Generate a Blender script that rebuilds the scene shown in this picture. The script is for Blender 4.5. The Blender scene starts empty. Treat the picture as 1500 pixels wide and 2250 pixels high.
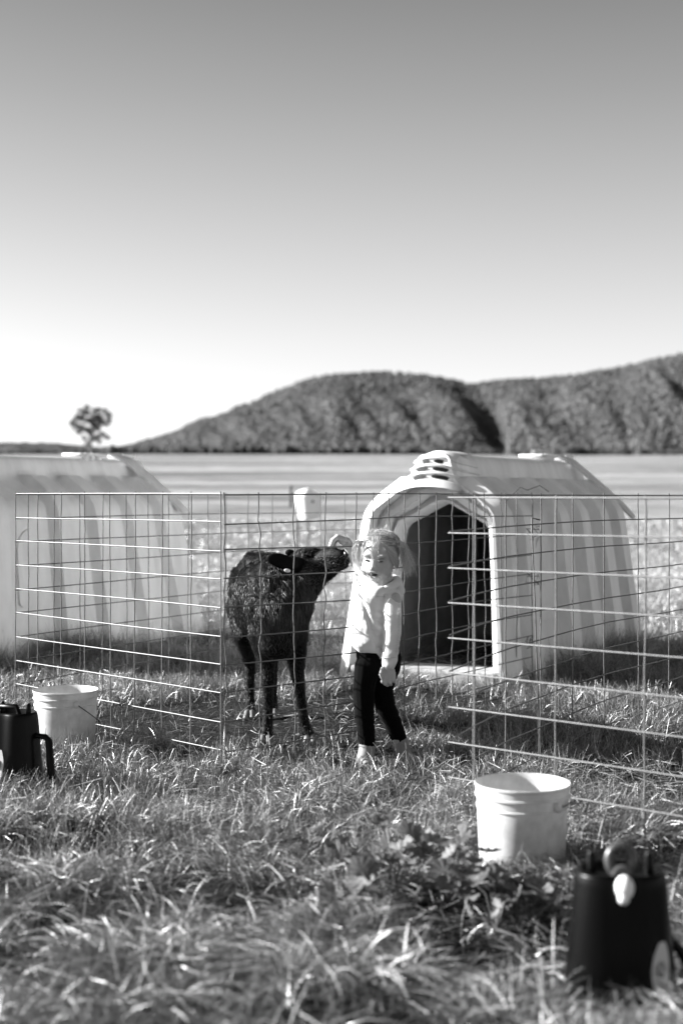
import bpy, bmesh, math, random
import numpy as np
from mathutils import Vector, Matrix, Quaternion

# ------------------------------------------------------------------ camera, sky, sun, exposure
S = bpy.context.scene
COL = S.collection
random.seed(7)
R = np.random.default_rng(11)
EYE = 1.04
F = 3125.0                                   # focal length in photo pixels (50 mm on a 24 mm wide frame)

cam_d = bpy.data.cameras.new('camera')
cam = bpy.data.objects.new('camera', cam_d)
COL.objects.link(cam)
cam.location = (0, 0, EYE)
cam.rotation_euler = (math.radians(90), 0, 0)
cam_d.sensor_fit = 'HORIZONTAL'
cam_d.sensor_width = 24
cam_d.lens = 50
cam_d.shift_y = -40 / 1500
cam_d.clip_start = 0.05
cam_d.clip_end = 6000
cam_d.dof.use_dof = True
cam_d.dof.focus_distance = 5.75
cam_d.dof.aperture_fstop = 2.1
S.camera = cam

SUN_AZ, SUN_EL = math.radians(78), math.radians(25)      # to the left of the view, a little ahead of it
SKY_G, SKY_FILL = 1.84, 0.22
W = bpy.data.worlds.new('World')
S.world = W
W.use_nodes = True
nt = W.node_tree
bg = nt.nodes['Background']
sky = nt.nodes.new('ShaderNodeTexSky')
sky.sky_type = 'NISHITA'
sky.sun_disc = False
sky.sun_elevation = SUN_EL
sky.sun_rotation = -SUN_AZ
sep = nt.nodes.new('ShaderNodeSeparateColor')            # black and white film behind a red filter
nt.links.new(sky.outputs[0], sep.inputs[0])


def wmath(op, a, b):
    n = nt.nodes.new('ShaderNodeMath')
    n.operation = op
    nt.links.new(a, n.inputs[0])
    n.inputs[1].default_value = b
    return n.outputs[0]


v = wmath('MULTIPLY', sep.outputs[0], 1 / 3.9)
v = wmath('POWER', v, 1.5)
v = wmath('MULTIPLY', v, 1.13)
v = wmath('MINIMUM', v, 14.0)
tc = nt.nodes.new('ShaderNodeTexCoord')
sxyz = nt.nodes.new('ShaderNodeSeparateXYZ')
nt.links.new(tc.outputs['Generated'], sxyz.inputs[0])
rp = nt.nodes.new('ShaderNodeValToRGB')                  # haze-bright horizon, deep filtered blue overhead
els = [(0.0, .94), (0.05, .90), (0.105, .80), (0.155, .67), (0.215, .51), (0.27, .37), (0.33, .245), (0.55, .13), (1.0, .10)]
rp.color_ramp.elements[0].position, rp.color_ramp.elements[0].color = els[0][0], (els[0][1],) * 3 + (1,)
rp.color_ramp.elements[1].position, rp.color_ramp.elements[1].color = els[-1][0], (els[-1][1],) * 3 + (1,)
for p_, c_ in els[1:-1]:
    e_ = rp.color_ramp.elements.new(p_)
    e_.color = (c_, c_, c_, 1)
nt.links.new(sxyz.outputs[2], rp.inputs[0])
grad = wmath('MULTIPLY', rp.outputs[0], SKY_G)
# added brightening of the unseen sky behind the camera, to fill the shade
vd = nt.nodes.new('ShaderNodeVectorMath')
vd.operation = 'DOT_PRODUCT'
nt.links.new(tc.outputs['Generated'], vd.inputs[0])
vd.inputs[1].default_value = Vector((0.62, -0.62, 0.48)).normalized()
mr = nt.nodes.new('ShaderNodeMapRange')
mr.interpolation_type = 'SMOOTHSTEP'
mr.inputs[1].default_value = 0.0
mr.inputs[2].default_value = 0.9
mr.inputs[4].default_value = SKY_FILL
nt.links.new(vd.outputs['Value'], mr.inputs[0])


def wadd(a, b):
    n = nt.nodes.new('ShaderNodeMath')
    n.operation = 'ADD'
    nt.links.new(a, n.inputs[0])
    nt.links.new(b, n.inputs[1])
    return n.outputs[0]


v = wadd(wadd(v, grad), mr.outputs[0])
nt.links.new(v, bg.inputs[0])
bg.inputs[1].default_value = 0.1

sun_d = bpy.data.lights.new('sun', 'SUN')
sun_d.energy = 5.0
sun_d.angle = math.radians(0.5)
sun_d.color = (1, 1, 1)
sun = bpy.data.objects.new('sun', sun_d)
COL.objects.link(sun)
sdir = Vector((-math.sin(SUN_AZ) * math.cos(SUN_EL), math.cos(SUN_AZ) * math.cos(SUN_EL), math.sin(SUN_EL)))
sun.rotation_euler = sdir.to_track_quat('Z', 'Y').to_euler()
sun.location = (-8, 3, 9)
S.view_settings.view_transform = 'Standard'
S.view_settings.look = 'None'
S.view_settings.exposure = 1.88
S.view_settings.gamma = 1


# ------------------------------------------------------------------ helpers
def P(px, py, d):
    """a point d metres in front of the eye from where it was measured in the photograph"""
    return Vector(((px - 750) / F * d, d, EYE - (py - 1085) / F * d))


_hn = R.random((256, 256))


def vnoise(x, y):
    """smooth 2-D value noise, 0..1"""
    x = np.asarray(x, float); y = np.asarray(y, float)
    xi = np.floor(x).astype(int); yi = np.floor(y).astype(int)
    fx = x - xi; fy = y - yi
    fx = fx * fx * (3 - 2 * fx); fy = fy * fy * (3 - 2 * fy)
    a = _hn[xi % 256, yi % 256]; b = _hn[(xi + 1) % 256, yi % 256]
    c = _hn[xi % 256, (yi + 1) % 256]; d = _hn[(xi + 1) % 256, (yi + 1) % 256]
    return (a * (1 - fx) + b * fx) * (1 - fy) + (c * (1 - fx) + d * fx) * fy


def fbm(x, y, o=4):
    s = 0; a = 0.5; t = 0
    for i in range(o):
        s = s + a * vnoise(np.asarray(x) * 2 ** i + 17.3 * i, np.asarray(y) * 2 ** i + 5.1 * i)
        t += a; a *= 0.5
    return s / t


HOLLOWS = ((-0.95, 4.12, 0.40, 0.17), (0.42, 3.25, 0.26, 0.20), (0.20, 2.62, 0.16, 0.09), (-0.30, 2.52, 0.14, 0.07), (-0.62, 3.35, 0.16, 0.07), (-0.12, 3.62, 0.13, 0.07),
           (0.30, 2.40, 0.14, 0.07), (-0.75, 4.55, 0.24, 0.06), (0.28, 3.62, 0.20, 0.10), (0.34, 3.45, 0.18, 0.11), (-0.70, 3.98, 0.16, 0.06), (-0.45, 2.95, 0.13, 0.06), (0.02, 3.10, 0.12, 0.05))


def hollow(x, y, extra=((0.57, 2.80, 0.17, 0.16), (0.50, 3.98, 0.15, 0.15))):
    '''dark hollows between tussocks, and the trodden spots round the near black unit and pail'''
    m = np.zeros(np.shape(x))
    for cx, cy, rx, ry in HOLLOWS + tuple(extra):
        m = np.maximum(m, np.clip(1.6 - 1.1 * np.sqrt(((x - cx) / rx) ** 2 + ((y - cy) / ry) ** 2), 0, 0.97))
    return m


def ground_z(x, y):
    x = np.asarray(x, float); y = np.asarray(y, float)
    z = 0.032 * np.maximum(y - 20, 0) * np.clip((y - 20) / 20, 0, 1) ** 0.5
    z = z + 0.03 * np.clip((y - 8.5) / 3, 0, 1)
    z = z - 0.065 * np.exp(-(((x - 0.17) / 0.35) ** 2 + ((y - 5.5) / 0.42) ** 2))
    near = np.clip((60 - y) / 30, 0, 1)
    z = z + near * 0.05 * (fbm(x * 1.1 + 3, y * 1.1) - 0.5) * np.clip((np.abs(y - 6.2) - 0.2) / 0.8, 0.15, 1)
    fg = np.clip((4.6 - y) / 0.8, 0, 1)
    z = z - 0.10 * hollow(x, y, ())
    z = z + fg * 0.055 * (fbm(x * 4.2 + 7, y * 3.6 + 2, 2) - 0.5)
    z = z + near * 0.05 * np.exp(-(((x + 0.75) / 0.5) ** 2 + ((y - 4.35) / 0.25) ** 2))     # mound of laid grass
    z = z + 0.5 * np.clip((y - 40) / 100, 0, 1) * (fbm(x / 60, y / 25) - 0.5)
    return z


def mat(name, c, rough=0.6, metal=0.0, spec=0.5, noise=0.0, scale=20, sheen=0, bump=0.0, bscale=60, trans=0, attr=None, c2=None,
        stretch=None):
    m = bpy.data.materials.new(name)
    m.use_nodes = True
    t = m.node_tree
    b = t.nodes['Principled BSDF']
    b.inputs['Base Color'].default_value = (c, c, c, 1)
    b.inputs['Roughness'].default_value = rough
    b.inputs['Metallic'].default_value = metal
    b.inputs['Specular IOR Level'].default_value = spec
    if sheen:
        b.inputs['Sheen Weight'].default_value = sheen
        b.inputs['Sheen Roughness'].default_value = 0.4
    src = None
    if noise or bump:
        co = t.nodes.new('ShaderNodeTexCoord')
        mp = t.nodes.new('ShaderNodeMapping')
        t.links.new(co.outputs['Object'], mp.inputs[0])
        if stretch:
            mp.inputs['Scale'].default_value = stretch
    if noise:
        n = t.nodes.new('ShaderNodeTexNoise')
        n.inputs['Scale'].default_value = scale
        n.inputs['Detail'].default_value = 6
        n.inputs['Roughness'].default_value = 0.65
        t.links.new(mp.outputs[0], n.inputs['Vector'])
        r = t.nodes.new('ShaderNodeValToRGB')
        lo = c2 if c2 is not None else c * (1 - noise)
        r.color_ramp.elements[0].position = 0.33
        r.color_ramp.elements[1].position = 0.62
        r.color_ramp.elements[0].color = (lo, lo, lo, 1)
        r.color_ramp.elements[1].color = (c, c, c, 1)
        t.links.new(n.outputs[0], r.inputs[0])
        src = r.outputs[0]
    if attr:
        a = t.nodes.new('ShaderNodeAttribute')
        a.attribute_name = attr
        if src is None:
            mu = t.nodes.new('ShaderNodeMath'); mu.operation = 'MULTIPLY'
            t.links.new(a.outputs['Fac'], mu.inputs[0]); mu.inputs[1].default_value = c
            src = mu.outputs[0]
    if src is not None:
        t.links.new(src, b.inputs['Base Color'])
    if bump:
        n = t.nodes.new('ShaderNodeTexNoise')
        n.inputs['Scale'].default_value = bscale
        n.inputs['Detail'].default_value = 5
        t.links.new(mp.outputs[0], n.inputs['Vector'])
        bp = t.nodes.new('ShaderNodeBump')
        bp.inputs['Strength'].default_value = bump
        bp.inputs['Distance'].default_value = 0.01
        t.links.new(n.outputs[0], bp.inputs['Height'])
        t.links.new(bp.outputs[0], b.inputs['Normal'])
    if trans:
        out = t.nodes['Material Output']
        tr = t.nodes.new('ShaderNodeBsdfTranslucent')
        if src is not None:
            t.links.new(src, tr.inputs[0])
        else:
            tr.inputs[0].default_value = (c, c, c, 1)
        mx = t.nodes.new('ShaderNodeMixShader')
        mx.inputs[0].default_value = trans
        t.links.new(b.outputs[0], mx.inputs[1])
        t.links.new(tr.outputs[0], mx.inputs[2])
        t.links.new(mx.outputs[0], out.inputs[0])
    return m


def tag(o, label=None, cat=None, group=None, kind=None):
    if label: o['label'] = label
    if cat: o['category'] = cat
    if group: o['group'] = group
    if kind: o['kind'] = kind
    return o


def empty(name, loc, rz=0):
    o = bpy.data.objects.new(name, None)
    o.empty_display_size = 0.1
    COL.objects.link(o)
    o.location = loc
    o.rotation_euler = (0, 0, rz)
    return o


def link(name, me, m, parent=None, world=False):
    """link a mesh; world=True keeps world coordinates under a parent that only has a location"""
    o = bpy.data.objects.new(name, me)
    COL.objects.link(o)
    if m is not None:
        me.materials.clear()
        me.materials.append(m)
    if parent is not None:
        o.parent = parent
        if world:
            off = Vector(parent.location)
            me.transform(Matrix.Translation(-off))
    return o


def bm_obj(name, bm, m, parent=None, world=False, smooth=True):
    me = bpy.data.meshes.new(name)
    bmesh.ops.recalc_face_normals(bm, faces=bm.faces)
    bm.to_mesh(me)
    bm.free()
    if smooth:
        me.polygons.foreach_set('use_smooth', [True] * len(me.polygons))
    return link(name, me, m, parent, world)


def np_mesh(name, V, Fq=None, Ft=None, smooth=False, attr=None):
    """fast mesh from numpy arrays of quads and triangles"""
    me = bpy.data.meshes.new(name)
    loops = []; starts = []; tot = 0
    if Fq is not None and len(Fq):
        loops.append(Fq.ravel()); starts.append(np.arange(len(Fq)) * 4); tot = len(Fq) * 4
    if Ft is not None and len(Ft):
        loops.append(Ft.ravel()); starts.append(tot + np.arange(len(Ft)) * 3)
    loops = np.concatenate(loops).astype(np.int32); starts = np.concatenate(starts).astype(np.int32)
    me.vertices.add(len(V)); me.vertices.foreach_set('co', np.ascontiguousarray(V, dtype=np.float32).ravel())
    me.loops.add(len(loops)); me.loops.foreach_set('vertex_index', loops)
    me.polygons.add(len(starts)); me.polygons.foreach_set('loop_start', starts)
    if attr is not None:
        a = me.attributes.new('tone', 'FLOAT', 'POINT')
        a.data.foreach_set('value', np.ascontiguousarray(attr, dtype=np.float32))
    me.update(calc_edges=True)
    if smooth:
        me.polygons.foreach_set('use_smooth', np.ones(len(starts), dtype=bool))
    return me


def add_tube(bm, pts, r, seg=6, cap=True):
    pts = [Vector(p) for p in pts]
    rs = r if isinstance(r, (list, tuple)) else [r] * len(pts)
    rings = []
    prev = None
    for i, p in enumerate(pts):
        d = (pts[min(i + 1, len(pts) - 1)] - pts[max(i - 1, 0)]).normalized()
        if prev is None:
            n = d.orthogonal().normalized()
        else:
            n = (prev - d * prev.dot(d)).normalized()
        prev = n
        b = d.cross(n)
        rings.append([bm.verts.new(p + (n * math.cos(2 * math.pi * k / seg) + b * math.sin(2 * math.pi * k / seg)) * rs[i])
                      for k in range(seg)])
    for a, c in zip(rings[:-1], rings[1:]):
        for k in range(seg):
            bm.faces.new((a[k], a[(k + 1) % seg], c[(k + 1) % seg], c[k]))
    if cap:
        for rg in (rings[0][::-1], rings[-1]):       # flat end caps with their own corners
            bm.faces.new([bm.verts.new(q.co) for q in rg])


def add_lathe(bm, prof, seg=48, M=None):
    rings = []
    for r, z in prof:
        rings.append([bm.verts.new((r * math.cos(2 * math.pi * k / seg), r * math.sin(2 * math.pi * k / seg), z)) for k in range(seg)])
    for a, c in zip(rings[:-1], rings[1:]):
        for k in range(seg):
            bm.faces.new((a[k], a[(k + 1) % seg], c[(k + 1) % seg], c[k]))
    return rings


def add_box(bm, cx, cy, cz, sx, sy, sz, rot=None, bev=0.0):
    r = bmesh.ops.create_cube(bm, size=1)
    vs = r['verts']
    M = Matrix.Translation((cx, cy, cz)) @ (rot.to_4x4() if rot else Matrix.Identity(4)) @ Matrix.Diagonal((sx, sy, sz, 1))
    bmesh.ops.transform(bm, matrix=M, verts=vs)
    if bev:
        es = list({e for v_ in vs for e in v_.link_edges})
        bmesh.ops.bevel(bm, geom=es, offset=bev, segments=2, affect='EDGES', profile=0.5)


def add_capsule(bm, p0, p1, r0, r1, seg=14):
    p0 = Vector(p0); p1 = Vector(p1)
    d = p1 - p0
    L = d.length
    if L < 1e-6:
        d = Vector((0, 0, 1)); L = 1e-6
    d = d.normalized()
    n = d.orthogonal().normalized(); b = d.cross(n)
    rings = []
    for a in (-75, -50, -25, 0):
        a = math.radians(a)
        rings.append((p0 + d * r0 * math.sin(a), r0 * math.cos(a)))
    for a in (0, 25, 50, 75):
        a = math.radians(a)
        rings.append((p1 + d * r1 * math.sin(a), r1 * math.cos(a)))
    R_ = [[bm.verts.new(c + (n * math.cos(2 * math.pi * k / seg) + b * math.sin(2 * math.pi * k / seg)) * r) for k in range(seg)]
          for c, r in rings]
    for x, y in zip(R_[:-1], R_[1:]):
        for k in range(seg):
            bm.faces.new((x[k], x[(k + 1) % seg], y[(k + 1) % seg], y[k]))
    bm.faces.new(R_[0][::-1]); bm.faces.new(R_[-1])


def add_ell(bm, c, r, M3=None, sub=3):
    q = bmesh.ops.create_icosphere(bm, subdivisions=sub, radius=1)
    M = Matrix.Translation(c) @ (M3.to_4x4() if M3 else Matrix.Identity(4)) @ Matrix.Diagonal((r[0], r[1], r[2], 1))
    bmesh.ops.transform(bm, matrix=M, verts=q['verts'])


def organic(name, build, voxel, smooth, m, parent, fn=None):
    """one continuous skin grown over overlapping tapered volumes (union by remeshing, then relaxed)"""
    bm = bmesh.new()
    build(bm)
    me = bpy.data.meshes.new(name + '_src')
    bmesh.ops.recalc_face_normals(bm, faces=bm.faces)
    bm.to_mesh(me); bm.free()
    o = bpy.data.objects.new(name + '_src', me)
    COL.objects.link(o)
    md = o.modifiers.new('r', 'REMESH'); md.mode = 'VOXEL'; md.voxel_size = voxel; md.adaptivity = 0
    if smooth:
        sm = o.modifiers.new('s', 'SMOOTH'); sm.factor = 0.5; sm.iterations = smooth
    dg = bpy.context.evaluated_depsgraph_get()
    dg.update()
    ev = o.evaluated_get(dg)
    out = bpy.data.meshes.new_from_object(ev)
    out.name = name
    bpy.data.objects.remove(o); bpy.data.meshes.remove(me)
    if fn:
        n = len(out.vertices)
        co = np.empty(n * 3, np.float32); out.vertices.foreach_get('co', co)
        no = np.empty(n * 3, np.float32); out.vertices.foreach_get('normal', no)
        co = fn(co.reshape(-1, 3).astype(float), no.reshape(-1, 3).astype(float))
        out.vertices.foreach_set('co', np.ascontiguousarray(co, dtype=np.float32).ravel())
        out.update()
    out.polygons.foreach_set('use_smooth', np.ones(len(out.polygons), dtype=bool))
    return link(name, out, m, parent, world=True)


def mesh_np(o):
    me = o.data
    n = len(me.vertices)
    co = np.empty(n * 3, np.float32); me.vertices.foreach_get('co', co)
    no = np.empty(n * 3, np.float32); me.vertices.foreach_get('normal', no)
    return co.reshape(-1, 3).astype(float), no.reshape(-1, 3).astype(float)


def ribbons(paths, widths, tones=None, face=None):
    """paths (N,K,3): flat tapering ribbons. returns V, quads, tone"""
    N, K, _ = paths.shape
    d = np.gradient(paths, axis=1)
    d /= np.linalg.norm(d, axis=2, keepdims=True) + 1e-9
    if face is None:
        rnd = R.normal(size=(N, 1, 3))
    else:
        rnd = np.broadcast_to(np.asarray(face, float), (N, 1, 3)) + 0.5 * R.normal(size=(N, 1, 3))
    s = np.cross(d, rnd)
    s /= np.linalg.norm(s, axis=2, keepdims=True) + 1e-9
    tap = np.linspace(1, 0.15, K) ** 0.8
    w = (np.asarray(widths).reshape(-1, 1) * tap)[:, :, None]
    A = paths + s * w / 2; B = paths - s * w / 2
    V = np.stack([A, B], 2).reshape(-1, 3)
    base = (np.arange(N) * K * 2)[:, None]
    k = (np.arange(K - 1) * 2)[None, :]
    i0 = base + k
    Q = np.stack([i0, i0 + 1, i0 + 3, i0 + 2], -1).reshape(-1, 4)
    T = None if tones is None else np.repeat(tones, K * 2)
    return V, Q, T


# ------------------------------------------------------------------ materials
M_white = mat('white_plastic', 0.74, rough=0.42, noise=0.12, scale=7, c2=0.60, stretch=(1, 1, 0.35))
M_whited = mat('weathered_white_plastic', 0.68, rough=0.5, noise=0.2, scale=9, c2=0.5, stretch=(1, 1, 0.3))
M_inner = mat('shade_grey_lining', 0.24, rough=0.7, noise=0.3, scale=6)  # shade of the hutch interior put into the base grey
M_sill = mat('shade_grey_sill', 0.34, rough=0.8, noise=0.5, scale=14)  # doorway shade put into the grey of the sill
M_slot = mat('dark_opening', 0.02, rough=0.9)
M_pail = mat('pail_plastic', 0.66, rough=0.4, noise=0.1, scale=11, c2=0.46, trans=0.12)
M_wire = mat('galvanised_wire', 0.17, rough=0.5, metal=0.35, noise=0.35, scale=90)
M_wire_n = mat('darker_wire', 0.12, rough=0.6, metal=0.35, noise=0.35, scale=90)  # same wire, darker and rougher
M_black = mat('black_plastic', 0.0015, rough=0.34, spec=0.12)
M_blackm = mat('black_metal', 0.02, rough=0.5)
M_grey = mat('grey_plastic', 0.05, rough=0.35)
M_stick = mat('pale_sticker', 0.45, rough=0.5)
M_teat = mat('white_rubber', 0.7, rough=0.35)
M_skin = mat('skin', 0.38, rough=0.5, spec=0.35)
M_skin.node_tree.nodes['Principled BSDF'].inputs['Subsurface Weight'].default_value = 0.15
M_skin.node_tree.nodes['Principled BSDF'].inputs['Subsurface Radius'].default_value = (0.006, 0.006, 0.006)
M_hair = mat('blonde_hair', 0.5, rough=0.4, spec=0.5, attr='tone', trans=0.08)
M_hairc = mat('hair_base', 0.34, rough=0.6, noise=0.3, scale=120)
M_hood = mat('white_fleece', 0.60, rough=0.9, spec=0.1, sheen=0.3, bump=0.15, bscale=300)
M_print = mat('grey_print', 0.50, rough=0.8)
M_seam = mat('seam_thread', 0.42, rough=0.9)
M_trous = mat('dark_leggings', 0.003, rough=0.95, spec=0.04, sheen=0.04, bump=0.2, bscale=350)
M_boot = mat('grey_boots', 0.2, rough=0.6)
M_eye = mat('dark_eye', 0.01, rough=0.12)
M_mouth = mat('mouth_inside', 0.02, rough=0.5)
M_teeth = mat('teeth', 0.4, rough=0.3)
M_brow = mat('brow_hair', 0.2, rough=0.7)
M_coat = mat('black_hide', 0.0025, rough=0.6, spec=0.08)
M_fur = mat('black_fur', 0.015, rough=0.5, spec=0.5, attr='tone')
M_hoof = mat('hoof_horn', 0.16, rough=0.55, noise=0.3, scale=60)
M_ceye = mat('calf_eye', 0.006, rough=0.05)
M_nose = mat('wet_nose', 0.006, rough=0.3, spec=0.3)
M_tagm = mat('ear_tag', 0.62, rough=0.4)
M_soil = mat('soil', 0.07, rough=0.95, noise=0.7, scale=3, bump=1.0, bscale=40)
M_grass = mat('grass_blade', 0.42, rough=0.36, spec=0.7, attr='tone', trans=0.08)
M_straw = mat('straw', 0.4, rough=0.5, attr='tone', trans=0.15)
M_leaf = mat('broad_leaf', 0.20, rough=0.62, spec=0.3, trans=0.3, noise=0.4, scale=60)
M_stem = mat('plant_stem', 0.15, rough=0.5)
M_tree = mat('tree_foliage', 0.09, rough=0.8, attr='tone', trans=0.15)
M_bark = mat('bark', 0.20, rough=0.9, noise=0.4, scale=4)
M_forest = mat('forest_canopy', 0.070, rough=0.95, spec=0.1, attr='tone')
M_hill = mat('hill_ground', 0.055, rough=0.95, noise=0.5, scale=0.03)
M_pole = mat('pole_timber', 0.2, rough=0.8)
M_postd = mat('dark_post', 0.10, rough=0.8)
M_truck = mat('pale_paint', 0.6, rough=0.35)
M_glass = mat('dark_glass', 0.03, rough=0.1)
M_tyre = mat('tyre_rubber', 0.02, rough=0.8)


def field_material():
    m = mat('paddock', 0.3, rough=0.95, spec=0.1)
    t = m.node_tree
    b = t.nodes['Principled BSDF']
    co = t.nodes.new('ShaderNodeTexCoord')
    def nz(scale, sx, sy, det=5):
        mp = t.nodes.new('ShaderNodeMapping'); mp.inputs['Scale'].default_value = (sx, sy, 1)
        t.links.new(co.outputs['Object'], mp.inputs[0])
        n = t.nodes.new('ShaderNodeTexNoise'); n.inputs['Scale'].default_value = scale
        n.inputs['Detail'].default_value = det; n.inputs['Roughness'].default_value = 0.6
        t.links.new(mp.outputs[0], n.inputs['Vector'])
        return n.outputs[0]
    def ramp(src, p0, c0, p1, c1):
        r = t.nodes.new('ShaderNodeValToRGB')
        r.color_ramp.elements[0].position = p0; r.color_ramp.elements[0].color = (c0,) * 3 + (1,)
        r.color_ramp.elements[1].position = p1; r.color_ramp.elements[1].color = (c1,) * 3 + (1,)
        t.links.new(src, r.inputs[0])
        return r.outputs[0]
    bands = ramp(nz(0.09, 0.28, 1.0, 7), 0.38, 0.11, 0.60, 0.35)     # mown and grazed strips across the paddock
    fine = ramp(nz(0.9, 0.6, 1.0, 6), 0.33, 0.45, 0.62, 1.0)         # tussocks
    mul = t.nodes.new('ShaderNodeMix'); mul.data_type = 'RGBA'; mul.blend_type = 'MULTIPLY'; mul.inputs[0].default_value = 1
    t.links.new(bands, mul.inputs[6]); t.links.new(fine, mul.inputs[7])
    # soil near by, dry paddock from about 11 m on
    sx = t.nodes.new('ShaderNodeSeparateXYZ'); t.links.new(co.outputs['Object'], sx.inputs[0])
    mr = t.nodes.new('ShaderNodeMapRange'); mr.inputs[1].default_value = 9; mr.inputs[2].default_value = 15
    t.links.new(sx.outputs[1], mr.inputs[0])
    soil = ramp(nz(9, 1, 1, 8), 0.3, 0.005, 0.7, 0.022)
    mx = t.nodes.new('ShaderNodeMix'); mx.data_type = 'RGBA'
    t.links.new(mr.outputs[0], mx.inputs[0]); t.links.new(soil, mx.inputs[6]); t.links.new(mul.outputs[2], mx.inputs[7])
    t.links.new(mx.outputs[2], b.inputs['Base Color'])
    bp = t.nodes.new('ShaderNodeBump'); bp.inputs['Strength'].default_value = 1; bp.inputs['Distance'].default_value = 0.03
    t.links.new(nz(30, 1, 1, 8), bp.inputs['Height']); t.links.new(bp.outputs[0], b.inputs['Normal'])
    return m


# ------------------------------------------------------------------ ground
def build_ground():
    ys = np.concatenate([np.linspace(-6, 1.9, 10), np.linspace(2, 13, 221), np.geomspace(13.2, 420, 120), np.linspace(440, 2600, 25)])
    us = np.linspace(-1, 1, 181)
    us = np.sign(us) * (0.35 * np.abs(us) + 0.65 * np.abs(us) ** 3)
    half = np.maximum(6, 4 + ys * 0.9)
    X = us[None, :] * half[:, None]; Y = np.repeat(ys[:, None], len(us), 1)
    yy = np.minimum(Y, 420)
    Z = ground_z(X, yy)
    V = np.stack([X, Y, Z], -1).reshape(-1, 3)
    n, m_ = X.shape
    i = (np.arange(n - 1)[:, None] * m_ + np.arange(m_ - 1)[None, :]).ravel()
    Q = np.stack([i, i + 1, i + 1 + m_, i + m_], -1)
    me = np_mesh('ground', V, Q, smooth=True)
    tag(link('ground', me, field_material()), kind='structure')


# ------------------------------------------------------------------ hills and far wood
SIL = [(-700, 975), (-250, 973), (0, 975), (120, 976), (200, 985), (262, 984), (330, 966), (388, 949), (430, 925), (500, 902), (600, 862), (660, 838),
       (720, 824), (800, 818), (850, 817), (920, 822), (985, 832), (1030, 842), (1062, 838), (1130, 833), (1200, 831), (1290, 818),
       (1370, 805), (1440, 788), (1500, 777), (1700, 745), (1900, 760), (2300, 850)]


def sil(px):
    return np.interp(px, [a for a, _ in SIL], [b for _, b in SIL])


def hill_pos(px, t):
    """px = bearing as photo column, t = 0 foot .. 1 crest"""
    d = 400 + 620 * t
    base = 1.04 + 86 / F * 400
    crest = EYE + (1085 - (sil(px) + 3)) / F * 1020
    # the right-hand hill stands behind the round one, with a gully where they meet
    prof = t ** 1.25
    gully = -7 * np.exp(-((px - 1052 - 60 * (1 - t)) / 34) ** 2) * np.sin(np.pi * np.clip(t, 0, 1)) ** 0.7
    rib = 8 * (fbm(px / 75 + t * 1.6, t * 2.0 + 9, 3) - 0.5) * np.sin(np.pi * np.clip(t, 0, 1))
    hgt = np.maximum(crest - base, 2)
    k = np.clip(hgt / 70, 0.02, 1)
    z = base + hgt * prof + (gully + 2.2 * rib) * k
    x = (px - 750) / F * d
    return x, d, z


def build_hills():
    px = np.linspace(-700, 2300, 240); t = np.linspace(0, 1.25, 60)
    PX, T = np.meshgrid(px, t)
    x, d, z = hill_pos(PX, np.minimum(T, 1))
    d = d + (T - np.minimum(T, 1)) * 900
    z = z - np.maximum(T - 1, 0) * 260
    V = np.stack([x, d, z - 1.5], -1).reshape(-1, 3)
    n, m_ = PX.shape
    i = (np.arange(n - 1)[:, None] * m_ + np.arange(m_ - 1)[None, :]).ravel()
    Q = np.stack([i, i + 1, i + 1 + m_, i + m_], -1)
    tag(link('hills', np_mesh('hills', V, Q, smooth=True), M_hill), kind='structure')
    # canopy: thousands of small uneven crowns
    bm = bmesh.new(); bmesh.ops.create_icosphere(bm, subdivisions=1, radius=1)
    bv = np.array([v_.co[:] for v_ in bm.verts]); bf = np.array([[v_.index for v_ in f.verts] for f in bm.faces]); bm.free()
    N = 80000
    cpx = R.uniform(-500, 2150, N); ct = R.random(N) ** 0.8
    cx, cd, cz = hill_pos(cpx, ct)
    dens = fbm(cpx / 60, ct * 7, 3)
    keep = (dens + R.normal(0, 0.08, N)) > 0.30
    cx, cd, cz, cpx, ct = cx[keep], cd[keep], cz[keep], cpx[keep], ct[keep]
    n = len(cx)
    rad = R.uniform(0.6, 1.5, n) * (0.7 + 0.5 * ct)
    flat = np.clip((R.random((n, 1, 1)) * 0.5 + 0.75), 0, 2)
    J = 1 + R.uniform(-0.38, 0.38, (n, len(bv), 1))
    Vv = bv[None] * J * rad[:, None, None]
    Vv[:, :, 2:] *= flat
    Vv += np.stack([cx, cd, cz + rad * 0.35], -1)[:, None, :]
    Fv = (bf[None] + (np.arange(n) * len(bv))[:, None, None]).reshape(-1, 3)
    tone = np.repeat(R.uniform(0.7, 1.25, n) * (0.8 + 0.5 * fbm(cpx / 90, ct * 4, 2)), len(bv))
    tag(link('forest', np_mesh('forest', Vv.reshape(-1, 3), None, Fv, attr=tone), M_forest),
        'grey eucalypt forest covering the rounded hills', 'forest', kind='stuff')
    # tree belt at the foot of the hills
    N = 6500
    bx = R.uniform(-500, 2100, N)
    bd = R.uniform(372, 410, N)
    hh = np.where((bx > 240) & (bx < 1010), R.uniform(0.8, 1.8, N), R.uniform(0.5, 1.2, N))
    hh = hh * (0.6 + 0.8 * vnoise(bx / 22, bx * 0))
    X = (bx - 750) / F * bd
    gz = ground_z(X, bd)
    J = 1 + R.uniform(-0.35, 0.35, (N, len(bv), 1))
    Vv = bv[None] * J * hh[:, None, None] * np.array([0.62, 0.62, 0.75])
    Vv += np.stack([X, bd, gz + hh * 0.35], -1)[:, None, :]
    Fv = (bf[None] + (np.arange(N) * len(bv))[:, None, None]).reshape(-1, 3)
    tag(link('tree_belt', np_mesh('tree_belt', Vv.reshape(-1, 3), None, Fv, attr=np.repeat(R.uniform(0.4, 1.0, N), len(bv))), M_forest),
        'dark belt of scrub along the foot of the hills', 'tree belt', kind='stuff')


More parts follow.
